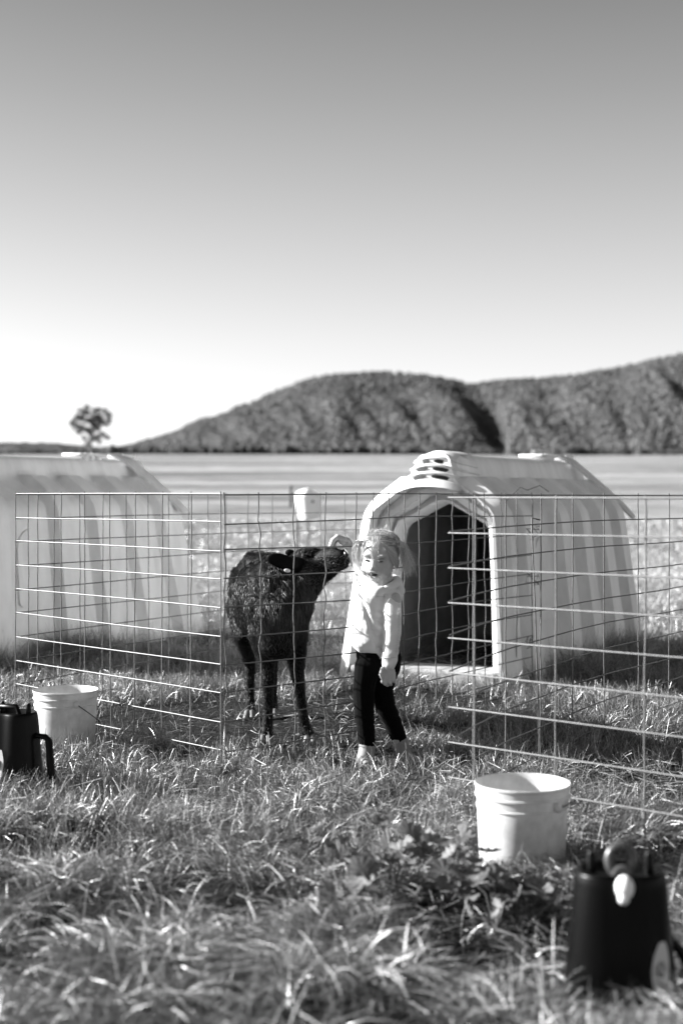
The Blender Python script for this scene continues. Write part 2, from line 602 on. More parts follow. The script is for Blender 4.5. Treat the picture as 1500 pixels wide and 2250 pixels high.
def leaf_cloud(centres, radii, per, size, tone0=0.5, tone1=1.4):
    out = []
    tn = []
    for c, r in zip(centres, radii):
        k = int(per * (r ** 2))
        p = R.normal(size=(k, 3)); p /= np.linalg.norm(p, axis=1, keepdims=True)
        p *= (R.random((k, 1)) ** 0.45) * r * np.array([1, 1, 0.8])
        out.append(p + np.asarray(c)); tn.append(R.uniform(tone0, tone1, k) * (0.8 + 0.4 * R.random()))
    C = np.concatenate(out); tn = np.concatenate(tn); n = len(C)
    a = R.normal(size=(n, 3)); a /= np.linalg.norm(a, axis=1, keepdims=True)
    b = np.cross(a, R.normal(size=(n, 3))); b /= np.linalg.norm(b, axis=1, keepdims=True)
    s = R.uniform(0.6, 1.4, (n, 1)) * size
    V = np.stack([C - a * s, C + b * s * 0.5, C + a * s, C - b * s * 0.5], 1).reshape(-1, 3)
    Q = np.arange(n * 4).reshape(-1, 4)
    return V, Q, np.repeat(tn, 4)


def build_far_things():
    d = 250
    base = P(200, 1006, d); base.z = float(ground_z(base.x, d))
    t = tag(empty('gum_tree', base), 'lone leafy gum tree standing on the skyline above the left hutch', 'tree')
    bm = bmesh.new()
    k = d / F
    def Q(px, py, dd=0):
        return Vector(((px - 200) * k, dd, (1006 - py) * k))
    add_tube(bm, [Q(199, 1010), Q(200, 985), Q(198, 962)], [0.30, 0.24, 0.2], 8)
    limbs = [(198, 962, 178, 925), (198, 962, 205, 925), (198, 965, 226, 930), (197, 972, 170, 945), (199, 970, 228, 958), (205, 925, 203, 898), (226, 930, 238, 915)]
    for a, b_, c, e in limbs:
        add_tube(bm, [Q(a, b_), Q((a + c) / 2 + random.uniform(-3, 3), (b_ + e) / 2, random.uniform(-.5, .5)), Q(c, e, random.uniform(-1, 1))], [0.16, 0.11, 0.05], 6)
    bm_obj('trunk', bm, M_bark, t)
    cl = [(166, 938, 13), (160, 928, 9), (176, 920, 12), (185, 905, 11), (196, 897, 9), (206, 903, 12), (215, 918, 13), (226, 903, 10), (236, 912, 10),
          (240, 922, 8), (222, 930, 12), (205, 925, 12), (190, 925, 11), (192, 945, 11), (205, 948, 11), (212, 938, 10), (228, 957, 11), (238, 963, 8),
          (216, 962, 9), (190, 965, 8), (196, 978, 9), (222, 972, 8), (180, 940, 10), (243, 930, 7), (152, 932, 6), (206, 965, 10)]
    for _ in range(30):
        a0, r0 = random.uniform(0, 6.28), random.uniform(0, 1) ** 0.5
        cl.append((200 + 42 * r0 * math.cos(a0), 928 + 32 * r0 * math.sin(a0), random.uniform(5, 8)))
    V, Qd, tn = leaf_cloud([Q(a, b_, random.uniform(-2.2, 2.2)) for a, b_, r in cl], [r * k * 1.0 for a, b_, r in cl], 620, 0.10)
    link('crown', np_mesh('crown', V, Qd, attr=tn), M_tree, t)
    # posts and poles out in the paddock
    def pole(px, top, bot, dd, r, label, m, arm=False, name='utility_pole', cat='pole'):
        b0 = P(px, bot, dd); gz = float(ground_z(b0.x, dd))
        o = tag(empty(name, (b0.x, dd, gz)), label, cat)
        bm = bmesh.new()
        H = EYE + (1085 - top) / F * dd - gz
        add_tube(bm, [(0, 0, -0.3), (0.02, 0, H)], [r, r * 0.7], 8)
        bm_obj('pole', bm, m, o)
        if arm:
            bm = bmesh.new()
            add_box(bm, 0, 0, H - 0.5, 1.0, 0.1, 0.12, bev=0.02)
            for s in (-.42, .42):
                add_tube(bm, [(s, 0, H - .44), (s, 0, H - .25)], 0.05, 6)
            bm_obj('crossarm', bm, m, o)
    pole(1117, 930, 990, 330, 0.22, 'tall pale power pole at the foot of the right hills', M_pole, True)
    pole(1400, 966, 995, 300, 0.14, 'short pale pole at the right edge of the paddock', M_pole)
    pole(637, 1066, 1085, 40, 0.06, 'small dark stake in the paddock behind the white trough', M_postd, name='stake', cat='stake')
    # dark bushes at the far edge
    for px, w, h, lab in [(1092, 34, 15, 'dark bush left of the power pole'), (1136, 14, 11, 'small dark bush right of the power pole'),
                          (1270, 50, 22, 'widest dark bush beyond the right hutch ridge'), (1300, 34, 16, 'low dark bush beside the widest bush'),
                          (1378, 18, 17, 'dark bush just left of the short pale pole'), (1460, 70, 10, 'long low dark bush near the right edge')]:
        dd = 345
        gx = (px - 750) / F * dd; gz = float(ground_z(gx, dd))
        o = tag(empty('bush', (gx, dd, gz)), lab, 'bush', 'bushes at the far edge of the paddock')
        k2 = dd / F
        cs = [((random.uniform(-.5, .5) * (w - h * .7)) * k2, random.uniform(-1, 1), h * k2 * random.uniform(0.25, 0.6)) for _ in range(7)]
        V, Qd, tn = leaf_cloud(cs, [h * k2 * 0.5] * 7, 260, 0.17, 0.15, 0.5)
        link('foliage', np_mesh('foliage', V, Qd, attr=tn), M_tree, o)
        bm = bmesh.new(); add_tube(bm, [(0, 0, -.1), (0.05, 0, h * k2 * .5)], [0.09, 0.05], 6); bm_obj('stem', bm, M_bark, o)
    # pale pickup parked at the far edge
    dd = 338; gx = (1192 - 750) / F * dd; gz = float(ground_z(gx, dd))
    o = tag(empty('parked_pickup', (gx, dd, gz)), 'small pale pickup parked at the far edge below the hill', 'pickup')
    bm = bmesh.new()
    add_box(bm, 0, 0, 0.75, 4.9, 1.8, 0.5, bev=0.1)
    add_box(bm, 1.5, 0, 1.12, 1.7, 1.78, 0.24, bev=0.08)
    for s in (-1, 1):
        add_box(bm, -1.55, s * 0.87, 1.12, 1.7, 0.06, 0.3)
    bm_obj('body', bm, M_truck, o, smooth=False)
    bm = bmesh.new(); add_box(bm, 0.1, 0, 1.62, 1.45, 1.5, 0.14, bev=0.05); bm_obj('roof', bm, M_truck, o, smooth=False)
    bm = bmesh.new(); add_box(bm, 0.1, 0, 1.3, 1.6, 1.55, 0.5, bev=0.08); bm_obj('window', bm, M_glass, o, smooth=False)
    for sx_ in (-1.5, 1.5):
        for sy in (-.85, .85):
            bm = bmesh.new(); add_tube(bm, [(sx_, sy - .1, .36), (sx_, sy + .1, .36)], 0.37, 16); bm_obj('wheel', bm, M_tyre, o)


# ------------------------------------------------------------------ calf hutch
def hutch_profile(n=46):
    """right-hand half section (x, z) from ridge to ground"""
    pts = [(0.0, 1.262), (0.075, 1.258), (0.098, 1.238), (0.128, 1.135), (0.145, 1.110), (0.25, 1.035), (0.345, 0.965), (0.372, 0.930), (0.385, 0.87), (0.43, 0.43), (0.475, 0.0)]
    seg = [0]
    for a, b in zip(pts[:-1], pts[1:]):
        seg.append(seg[-1] + math.dist(a, b))
    s = np.linspace(0, seg[-1], n)
    return np.stack([np.interp(s, seg, [p[0] for p in pts]), np.interp(s, seg, [p[1] for p in pts])], -1)


def opening_profile(n=46):
    pts = [(0.0, 0.995), (0.03, 0.985), (0.245, 0.875), (0.272, 0.845), (0.282, 0.79), (0.338, 0.08)]
    seg = [0]
    for a, b in zip(pts[:-1], pts[1:]):
        seg.append(seg[-1] + math.dist(a, b))
    s = np.linspace(0, seg[-1], n)
    return np.stack([np.interp(s, seg, [p[0] for p in pts]), np.interp(s, seg, [p[1] for p in pts])], -1)


def arch_profile(n=46, k=0):
    """rounded arches stepped between flange and opening"""
    pts = [[(0.0, 1.125), (0.10, 1.115), (0.22, 1.04), (0.345, 0.950), (0.365, 0.90), (0.455, 0.0)],
           [(0.0, 1.085), (0.10, 1.072), (0.20, 1.00), (0.325, 0.925), (0.342, 0.87), (0.425, 0.03)],
           [(0.0, 1.045), (0.08, 1.035), (0.18, 0.965), (0.302, 0.905), (0.318, 0.85), (0.395, 0.07)],
           [(0.0, 1.015), (0.05, 1.008), (0.16, 0.945), (0.278, 0.893), (0.297, 0.83), (0.365, 0.08)]][k]
    seg = [0]
    for a, b in zip(pts[:-1], pts[1:]):
        seg.append(seg[-1] + math.dist(a, b))
    s = np.linspace(0, seg[-1], n)
    return np.stack([np.interp(s, seg, [p[0] for p in pts]), np.interp(s, seg, [p[1] for p in pts])], -1)


RIBS = [(0.06, 0.14), (0.32, 0.48), (1.00, 1.17), (1.43, 1.59), (1.87, 2.05), (2.28, 2.43)]
LEN = 2.62


def rib_amt(v):
    a = 0
    for lo, hi in RIBS:
        a = max(a, min(1, (v - lo) / 0.045 + 1, (hi - v) / 0.02 + 1) if lo - 0.045 < v < hi + 0.02 else 0)
    return max(0, min(1, a))


def full_ring(half, v, bm, lean):
    out = []
    pts = [(-x, z) for x, z in half[::-1]] + [(x, z) for x, z in half[1:]]
    for x, z in pts:
        out.append(bm.verts.new((x, v + lean(z), z)))
    return out


def bridge(bm, a, b):
    for i in range(len(a) - 1):
        bm.faces.new((a[i], a[i + 1], b[i + 1], b[i]))


def make_hutch(loc, heading, label, front=True):
    t = tag(empty('calf_hutch', loc, -heading), label, 'calf hutch', 'calf hutches')
    n = 64
    H = hutch_profile(n)
    O = opening_profile(n)
    leanf = lambda z: 0.13 * max(z, 0)
    # outer shell with ribs
    bm = bmesh.new()
    vs = sorted(set([0.0, LEN] + [round(x, 4) for lo, hi in RIBS for x in (lo - 0.046, lo - 0.02, lo, hi, hi + 0.011, hi + 0.022)] + list(np.round(np.linspace(0.02, LEN - 0.02, 14), 3))))
    rings = []
    for v in vs:
        ra = rib_amt(v)
        half = []
        for x, z in H:
            m1 = np.clip((1.128 - z) / 0.035, 0, 1)
            up = max(0, min(1, (z - 0.90) / 0.10))
            off = 0.062 * ra * m1
            half.append((x + off * (1 - 0.35 * up), z + off * 0.75 * up))
        fr = v / LEN
        k = (1 - fr)
        lean = lambda z, k=k, fr=fr: 0.13 * z * k - 0.20 * z * fr
        rings.append(full_ring(half, v, bm, lean))
    for a, b in zip(rings[:-1], rings[1:]):
        bridge(bm, a, b)
    # rear wall closes the shell
    last = rings[-1]
    cb = [bm.verts.new(((v_.co.x) * 0.02, v_.co.y + 0.01, v_.co.z * 0.5 + 0.3)) for v_ in last]
    bridge(bm, last, cb)
    # front flange and stepped arches in to the doorway
    A = [arch_profile(n, k) for k in range(4)]
    steps = [(H, 0.0, 0), (A[0], -0.004, 0), (A[0] * [0.985, 0.99], 0.10, 0), (A[1], 0.105, 0), (A[1] * [0.985, 0.995], 0.075, 0), (A[2], 0.078, 0), (A[2] * [0.98, 0.992], 0.20, 0),
             (A[3], 0.205, 0), (A[3] * [0.985, 0.992], 0.165, 0), (O * [1.03, 1.01], 0.172, 0), (O, 0.19, 0), (O * [0.985, 0.995], 0.30, 0)]
    fr_ = rings[0]
    prev = fr_
    for half, v, _ in steps[1:]:
        cur = full_ring(half, v, bm, leanf)
        bridge(bm, prev, cur)
        prev = cur
    o = bm_obj('shell', bm, M_white, t)
    o.data.polygons.foreach_set('use_smooth', [False] * len(o.data.polygons))
    bv = o.modifiers.new('auto', 'EDGE_SPLIT'); bv.split_angle = math.radians(32)
    o.data.polygons.foreach_set('use_smooth', [True] * len(o.data.polygons))
    # inner skin, its dark grey stands in for the shade inside
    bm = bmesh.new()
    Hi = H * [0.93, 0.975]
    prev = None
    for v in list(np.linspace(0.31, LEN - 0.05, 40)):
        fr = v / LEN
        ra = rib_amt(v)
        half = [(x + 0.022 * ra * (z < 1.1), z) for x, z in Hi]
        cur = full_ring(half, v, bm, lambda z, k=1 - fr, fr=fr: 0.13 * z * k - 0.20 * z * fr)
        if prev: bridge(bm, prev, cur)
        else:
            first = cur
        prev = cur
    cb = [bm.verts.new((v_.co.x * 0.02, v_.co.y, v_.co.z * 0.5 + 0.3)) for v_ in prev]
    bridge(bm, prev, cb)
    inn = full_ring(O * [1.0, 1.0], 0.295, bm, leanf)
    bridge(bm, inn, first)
    bm_obj('shade_lining', bm, M_inner, t)
    # sill across the doorway foot
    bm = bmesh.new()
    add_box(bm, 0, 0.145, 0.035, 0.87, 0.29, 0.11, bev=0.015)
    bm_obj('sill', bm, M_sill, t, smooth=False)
    # louvred vent at the front of the ridge
    bm = bmesh.new()
    prevr = None
    N2 = 14
    lev = [(0.175, 1.080, -0.045), (0.163, 1.118, -0.012), (0.150, 1.122, 0.012), (0.148, 1.150, 0.014), (0.154, 1.154, 0.002), (0.150, 1.162, 0.004), (0.140, 1.166, 0.030), (0.138, 1.192, 0.034), (0.144, 1.196, 0.022), (0.140, 1.204, 0.024), (0.130, 1.208, 0.052), (0.126, 1.234, 0.056), (0.132, 1.238, 0.044), (0.128, 1.248, 0.048), (0.115, 1.272, 0.110), (0.10, 1.282, 0.150), (0.095, 1.280, 0.36)]
    for hw, z, v in lev:
        cur = []
        for i in range(N2 + 1):
            u = -1 + 2 * i / N2
            ex = abs(u) ** 4
            cur.append(bm.verts.new((hw * u, v + 0.095 + 0.045 * u * u, z - 0.022 * u * u - 0.004 * ex)))
        if prevr: bridge(bm, prevr, cur)
        prevr = cur
    # sides of the vent box
    for s in (-1, 1):
        a = []; b = []
        for hw, z, v in lev[:-1]:
            a.append(bm.verts.new((s * hw, v + 0.14, z - 0.026)))
            b.append(bm.verts.new((s * (hw - 0.006), 0.5, max(z - 0.05, 1.09))))
        bridge(bm, a, b)
    ov = bm_obj('roof_vent', bm, M_white, t)
    md = ov.modifiers.new('e', 'EDGE_SPLIT'); md.split_angle = math.radians(25)
    for z, v, hw in ((1.136, 0.009, 0.130), (1.179, 0.028, 0.120), (1.221, 0.050, 0.108)):
        for s in (-1, 1):
            bm = bmesh.new()
            c = []
            a = []
            for i in range(6):
                u = s * (0.12 + 0.78 * i / 5)
                x = hw * u
                th = 0.0105 * (1 if 0 < i < 5 else 0.55)
                a.append(bm.verts.new((x, v + 0.095 + 0.045 * u * u - 0.0035, z - 0.022 * u * u - th)))
                c.append(bm.verts.new((x, v + 0.095 + 0.045 * u * u - 0.0035, z - 0.022 * u * u + th)))
            bridge(bm, a, c)
            bm_obj('vent_slot', bm, M_slot, ov)
    # rear clamp knobs and flap on the ridge
    bm = bmesh.new()
    for i, vv in enumerate((2.02, 2.10, 2.18)):
        add_ell(bm, (0.075 - i * 0.01, vv - 0.28, 1.268), (0.030, 0.026, 0.034), sub=2)
    add_box(bm, 0.0, 1.83, 1.287, 0.17, 0.30, 0.022, bev=0.008)
    bm_obj('ridge_clamp', bm, M_white, t)
    bm = bmesh.new()
    pr = [(0.03, 1.305), (0.115, 1.262), (0.26, 1.125), (0.40, 0.985), (0.475, 0.885)]
    ra_ = []; rb_ = []; rc_ = []; rd_ = []
    for i, (x, z) in enumerate(pr):
        va = 2.62 - 0.2 * z - 0.30 + 0.05 * i
        w = 0.13 - 0.012 * i
        ra_.append(bm.verts.new((x, va, z))); rb_.append(bm.verts.new((x, va + w, z + 0.006)))
        rc_.append(bm.verts.new((x - 0.008, va + w, z - 0.014))); rd_.append(bm.verts.new((x - 0.008, va, z - 0.014)))
    bridge(bm, ra_, rb_); bridge(bm, rb_, rc_); bridge(bm, rc_, rd_); bridge(bm, rd_, ra_)
    for e in (0, -1):
        bm.faces.new((ra_[e], rb_[e], rc_[e], rd_[e]))
    bm_obj('rear_flap', bm, M_whited, t, smooth=False)
    bm = bmesh.new()
    add_box(bm, 0.0, 2.25, 1.285, 0.15, 0.14, 0.03, bev=0.01)
    bm_obj('rear_cap', bm, M_white, t)
    # rounded panel on the right wall
    bm = bmesh.new()
    pts = []
    for a in range(0, 181, 15):
        pts.append((0.77 - 0.16 * math.cos(math.radians(a)), 0.66 + 0.14 * math.sin(math.radians(a))))
    for a in range(0, 91, 22):
        pts.append((0.89 + 0.04 * math.cos(math.radians(-a)), 0.36 - 0.04 * math.sin(math.radians(a))))
    for a in range(0, 91, 22):
        pts.append((0.65 - 0.04 * math.sin(math.radians(a)), 0.32 + 0.04 - 0.04 * math.cos(math.radians(a))))
    lo = []; hi = []
    for v, z in pts:
        xw = float(np.interp(z, [0.0, 0.43, 0.87], [0.475, 0.43, 0.385]))
        fr = v / LEN
        vv = v + 0.13 * z * (1 - fr) - 0.20 * z * fr
        lo.append(bm.verts.new((xw - 0.003, vv, z))); hi.append(bm.verts.new((xw + 0.011, vv + (0.003 if v < .77 else -0.003), z)))
    for i in range(len(lo)):
        j = (i + 1) % len(lo)
        bm.faces.new((lo[i], lo[j], hi[j], hi[i]))
    bm.faces.new(hi)
    bm_obj('side_panel', bm, M_white, t, smooth=False)
    return t


def text_mesh(s, size, depth=0.001):
    cu = bpy.data.curves.new('t', 'FONT'); cu.body = s; cu.size = size; cu.extrude = depth; cu.resolution_u = 2
    cu.align_x = 'CENTER'; cu.align_y = 'CENTER'
    o = bpy.data.objects.new('t', cu); COL.objects.link(o)
    dg = bpy.context.evaluated_depsgraph_get(); dg.update()
    me = bpy.data.meshes.new_from_object(o.evaluated_get(dg))
    bpy.data.objects.remove(o); bpy.data.curves.remove(cu)
    return me


def build_hutches():
    h = math.radians(28)
    w = Vector((math.cos(h), -math.sin(h), 0)); a = Vector((math.sin(h), math.cos(h), 0))
    FR = Vector((0.849, 7.47, 0))
    c2 = FR - w * 0.475
    t = make_hutch(c2, h, 'white plastic calf hutch with open arched doorway and roof vent behind the girl')
    me = text_mesh('4', 0.07)
    o = link('number', me, M_grey, t)
    o.rotation_euler = (math.radians(90 - 7), 0, 0)
    o.location = (-0.325, 0.295, 0.78)
    RR = Vector((-1.0, 10.4, 0.02))
    c1 = RR - a * LEN - w * 0.475
    make_hutch(Vector((c1.x, c1.y, 0.025)), h, 'white plastic calf hutch at the left edge seen side on behind the wire pen')


# ------------------------------------------------------------------ wire pens
U = 0.1095


def path_sample(path, s):
    L = [0]
    for a, b in zip(path[:-1], path[1:]):
        L.append(L[-1] + math.dist(a, b))
    s = max(min(s, L[-1]), 0)
    x = np.interp(s, L, [p[0] for p in path]); y = np.interp(s, L, [p[1] for p in path])
    return float(x), float(y), L[-1]


def wire_panel(parent, path, ztop, step, rows, m, r=0.0030, first=0.0, wob=0.004, over=0.0, bottom=None, kink=None, lean=None, start_ext=0.0):
    """welded wire mesh hung along a plan path: rows of straight wires, uprights every step"""
    bm = bmesh.new()
    L = path_sample(path, 0)[2]
    rs = random.Random(int(L * 1000) + rows)
    lean = lean or (lambda s, z: (0, 0))
    for k in range(rows):
        z0 = ztop - k * U
        ph = rs.uniform(0, 6)
        pts = []
        ss = np.arange(-start_ext, L + over + 1e-6, 0.06)
        for s in ss:
            x, y, _ = path_sample(path, s)
            if s < 0:
                dx = path[1][0] - path[0][0]; dy = path[1][1] - path[0][1]; q = math.hypot(dx, dy)
                x = path[0][0] + dx / q * s; y = path[0][1] + dy / q * s
            z = z0 + wob * math.sin(s * 2.1 + ph) * (0.4 if k == 0 else 1)
            if kink: z += kink(s, k)
            lx, ly = lean(s, z)
            pts.append((x + lx, y + ly, z))
        add_tube(bm, pts, r, 6)
    s = first
    j = 0
    while s <= L + 1e-6:
        x, y, _ = path_sample(path, s)
        zb = float(ground_z(x, y)) - 0.03 if bottom is None else bottom
        pts = []
        z = ztop + 0.008
        dx_ = rs.uniform(-0.006, 0.006)
        while z > zb:
            a = rs.uniform(-1, 1) * wob
            t = (ztop - z) / 1.0
            lx, ly = lean(s, z)
            # the uprights jog a little at each weld
            x2, y2, _ = path_sample(path, s + a * 1.3 + dx_ * t * 2)
            pts.append((x2 + lx, y2 + ly + 0.004, z))
            z -= U / 2
        add_tube(bm, pts, r, 6)
        s += step * (1 + rs.uniform(-0.02, 0.02)); j += 1
    return bm_obj('wire_panel', bm, m, parent, world=True)


PEN1 = [(-1.503, 6.55), (-0.462, 5.45), (0.046, 5.95), (0.37, 6.65), (0.70, 7.2), (1.02, 7.68)]
PEN2 = [(0.334, 4.45), (0.447, 4.75), (0.60, 5.10), (0.775, 5.43), (0.969, 5.80), (1.15, 6.11), (1.31, 6.34), (1.48, 6.58), (1.64, 6.84), (1.9, 7.2), (2.3, 7.75)]


def build_pens():
    t = tag(empty('wire_pen', (-0.462, 5.45, 0)), 'galvanised wire mesh pen around the black calf and right hutch doorway', 'wire pen', 'wire mesh pens')
    lf = [(-0.462, 5.45), (-1.503, 6.55)]
    Lf = math.dist(*lf)
    wire_panel(t, lf, 1.041, Lf / 8, 10, M_wire, r=0.0027, wob=0.002, over=0.012, start_ext=0.0)
    rt = PEN1[1:]
    Lr = path_sample(rt, 0)[2]
    wire_panel(t, [(p[0] + 0.012, p[1]) for p in rt], 1.038, Lr / 15, 10, M_wire_n, r=0.0026, wob=0.007, over=0.02)
    rear = [(-1.503, 6.55), (-0.62, 8.2), (-0.03, 8.75), (0.36, 8.95)]
    wire_panel(t, rear, 1.036, 0.188, 10, M_wire_n, r=0.0025, first=0.09, wob=0.002)
    # loose ends twisted round the last upright by the hutch
    bm = bmesh.new()
    x, y = 1.02, 7.68
    add_tube(bm, [(x - .14, y - .05, 1.00), (x - .06, y - .04, 1.075), (x - .02, y - .02, 1.06), (x + .05, y, 1.085), (x + .10, y, 1.05)], 0.0022, 5)
    bm_obj('loose_wire', bm, M_postd, t, world=True)
    for z in (0.83, 0.58, 0.24):
        bm = bmesh.new()
        pts = [(x + random.uniform(-.03, .05), y - 0.02 + random.uniform(-.02, .01), z + random.uniform(-.04, .04)) for _ in range(12)]
        add_tube(bm, pts, 0.0022, 5)
        bm_obj('wire_tie', bm, M_postd, t, world=True)

    t = tag(empty('wire_pen', (0.334, 4.45, 0)), 'blurred wire mesh pen with cut row ends in front of the right hutch', 'wire pen', 'wire mesh pens')
    nr = [(0.334, 4.45)]
    dx, dy = 0.524, -0.475
    nr.append((0.334 + dx * 4.5, 4.45 + dy * 4.5))
    wire_panel(t, nr, 1.028, 0.298, 10, M_wire, r=0.0027, first=0.105, wob=0.0015)
    wire_panel(t, [(p[0] + 0.004, p[1] + 0.006) for p in PEN2], 1.034, 0.375, 10, M_wire_n, r=0.0026, first=0.28, wob=0.003)
    # a bent upright hooked over below the top row
    bm = bmesh.new()
    add_tube(bm, [(0.76, 5.44, 0.94), (0.725, 5.42, 0.948), (0.722, 5.40, 0.90), (0.735, 5.40, 0.6), (0.75, 5.42, 0.2), (0.752, 5.42, 0.02)], 0.0029, 6)
    bm_obj('bent_wire', bm, M_wire_n, t, world=True)


# ------------------------------------------------------------------ pails
def make_pail(loc, rz, label, handle, d=0.27, h=0.27):
    t = tag(empty('pail', loc, rz), label, 'bucket', 'white plastic pails')
    R0 = d / 2
    prof = [(0.0, 0.012), (R0 * 0.85, 0.012), (R0 * 0.86, 0.0), (R0 * 0.88, 0.004), (R0 * 0.94, h * 0.74), (R0 * 0.94, h * 0.745), (R0 * 0.965, h * 0.75), (R0 * 0.965, h * 0.765), (R0 * 0.945, h * 0.77),
            (R0 * 0.955, h * 0.86), (R0 * 0.99, h * 0.865), (R0 * 0.99, h * 0.885), (R0 * 0.965, h * 0.89), (R0 * 0.975, h * 0.965), (R0 * 1.0, h * 0.975), (R0 * 1.0, h * 0.995), (R0 * 0.985, h), (R0 * 0.965, h * 0.99),
            (R0 * 0.93, h * 0.9), (R0 * 0.84, 0.02), (0.0, 0.02)]
    bm = bmesh.new(); add_lathe(bm, prof, 56)
    o = bm_obj('body', bm, M_pail, t)
    md = o.modifiers.new('e', 'EDGE_SPLIT'); md.split_angle = math.radians(40)
    for s in (-1, 1):
        bm = bmesh.new(); add_ell(bm, (s * R0 * 0.99, 0, h * 0.81), (0.008, 0.014, 0.016), sub=2); bm_obj('handle_lug', bm, M_pail, t)
    bm = bmesh.new()
    pts = []
    for i in range(19):
        a = math.pi * i / 18
        c = math.cos(a)
        pts.append((R0 * 1.03 * c, -math.sin(a) * (R0 * 1.04) * handle[0], h * 0.81 - math.sin(a) * handle[1]))
    add_tube(bm, pts, 0.0022, 6)
    bm_obj('handle', bm, M_blackm, t)
    return t


# ------------------------------------------------------------------ black teat feeder / fence unit
def make_unit(loc, rz, label, s=1.0, near=True):
    t = tag(empty('livestock_unit', loc, rz), label, 'farm unit', 'black plastic units with pegs on top')
    t.scale = (s, s, s)
    def sup(hx, hy, z, n=72, e=2.2, notch=0.0):
        out = []
        for k in range(n):
            a = 2 * math.pi * k / n
            c, q = math.cos(a), math.sin(a)
            x = hx * math.copysign(abs(c) ** (2 / e), c); y = hy * math.copysign(abs(q) ** (2 / e), q)
            if notch and q < 0:
                y += notch * math.exp(-(x / 0.030) ** 2)
            out.append((x, y, z))
        return out
    lv = [(0.116, 0.092, 0.0), (0.115, 0.090, 0.02), (0.107, 0.083, 0.10), (0.099, 0.077, 0.19), (0.092, 0.072, 0.262), (0.090, 0.070, 0.278), (0.086, 0.066, 0.287), (0.080, 0.060, 0.286), (0.078, 0.058, 0.274), (0.0, 0.0, 0.274)]
    bm = bmesh.new(); prev = None
    for hx, hy, z in lv:
        cur = [bm.verts.new(p) for p in sup(hx + 1e-4, hy + 1e-4, z, notch=0.010 if z > 0.0 and hx > 0.05 else 0)]
        if prev:
            for k in range(len(cur)):
                bm.faces.new((prev[k], prev[(k + 1) % len(cur)], cur[(k + 1) % len(cur)], cur[k]))
        prev = cur
    body = bm_obj('body', bm, M_black, t)
    for sx_ in (-0.056, 0.058):
        bm = bmesh.new(); add_tube(bm, [(sx_, 0.01, 0.267), (sx_, 0.01, 0.312), (sx_, 0.01, 0.318)], [0.010, 0.009, 0.006], 12); bm_obj('peg', bm, M_black, t)
    bm = bmesh.new()
    pts = [(0.024 * math.cos(a), -0.012 + 0.006 * math.sin(a), 0.305 + 0.028 * math.sin(a)) for a in np.linspace(0, 2 * math.pi, 19)]
    add_tube(bm, pts, 0.010, 8)
    add_tube(bm, [(0, -0.02, 0.277), (0, -0.05, 0.284)], [0.022, 0.019], 12)
    if not near:
        bm.free()
        bm = bmesh.new()
        add_tube(bm, [(-0.075, -0.01, 0.272), (-0.060, -0.01, 0.302), (0.02, -0.01, 0.306), (0.036, -0.01, 0.272)], 0.010, 8)
    bm_obj('carry_handle', bm, M_grey if near else M_black, t)
    if near:
        bm = bmesh.new()
        add_ell(bm, (0.0, -0.068, 0.267), (0.019, 0.022, 0.024), sub=3)
        add_ell(bm, (-0.003, -0.078, 0.249), (0.012, 0.012, 0.014), sub=2)
        bm_obj('knob', bm, M_teat, t)
    # side bracket standing off the body
    bm = bmesh.new()
    if near:
        add_tube(bm, [(0.095, 0.0, 0.150), (0.118, 0.0, 0.125), (0.150, 0.0, 0.065), (0.176, 0.0, 0.0)], [0.010, 0.011, 0.012, 0.014], 8)
    else:
        add_tube(bm, [(0.092, 0.0, 0.205), (0.140, 0.0, 0.203), (0.153, 0.0, 0.192), (0.172, 0.0, 0.0)], [0.010, 0.011, 0.013, 0.016], 8)
    add_box(bm, 0.145, 0, 0.012, 0.075, 0.03, 0.024, bev=0.005)
    bm_obj('side_bracket', bm, M_black, t)
    return t, body


def unit_sticker(t, dx=0.0):
    # pale leaf-shaped sticker with a small dark mark on the lower right front corner
    bm = bmesh.new()
    def surf(x, z):
        hx = float(np.interp(z, [0.02, 0.10, 0.19, 0.262], [0.115, 0.107, 0.099, 0.092])); hy = float(np.interp(z, [0.02, 0.10, 0.19, 0.262], [0.090, 0.083, 0.077, 0.072]))
        u = min(abs(x) / hx, 0.999)
        return -hy * (1 - u ** 2.2) ** (1 / 2.2) - 0.0035
    L = []; Rr = []
    for i in range(9):
        z = 0.055 + 0.105 * i / 8
        w = 0.021 * math.sin(math.pi * (0.12 + 0.80 * i / 8)) ** 0.8
        cx = 0.070 + dx + 0.004 * i / 8
        L.append(bm.verts.new((cx - w, surf(cx - w, z), z))); Rr.append(bm.verts.new((cx + w * 0.8, surf(cx + w * 0.8, z), z)))
    bridge(bm, L, Rr)
    bm_obj('sticker', bm, M_stick, t)
    bm = bmesh.new()
    pts = []
    for q in range(13):
        a = 2 * math.pi * q / 12
        x = 0.070 + dx + 0.006 * math.cos(a); z = 0.108 + 0.015 * math.sin(a)
        pts.append((x, surf(x, z) - 0.001, z))
    add_tube(bm, pts, 0.0018, 5)
    bm_obj('mark', bm, M_grey, t)


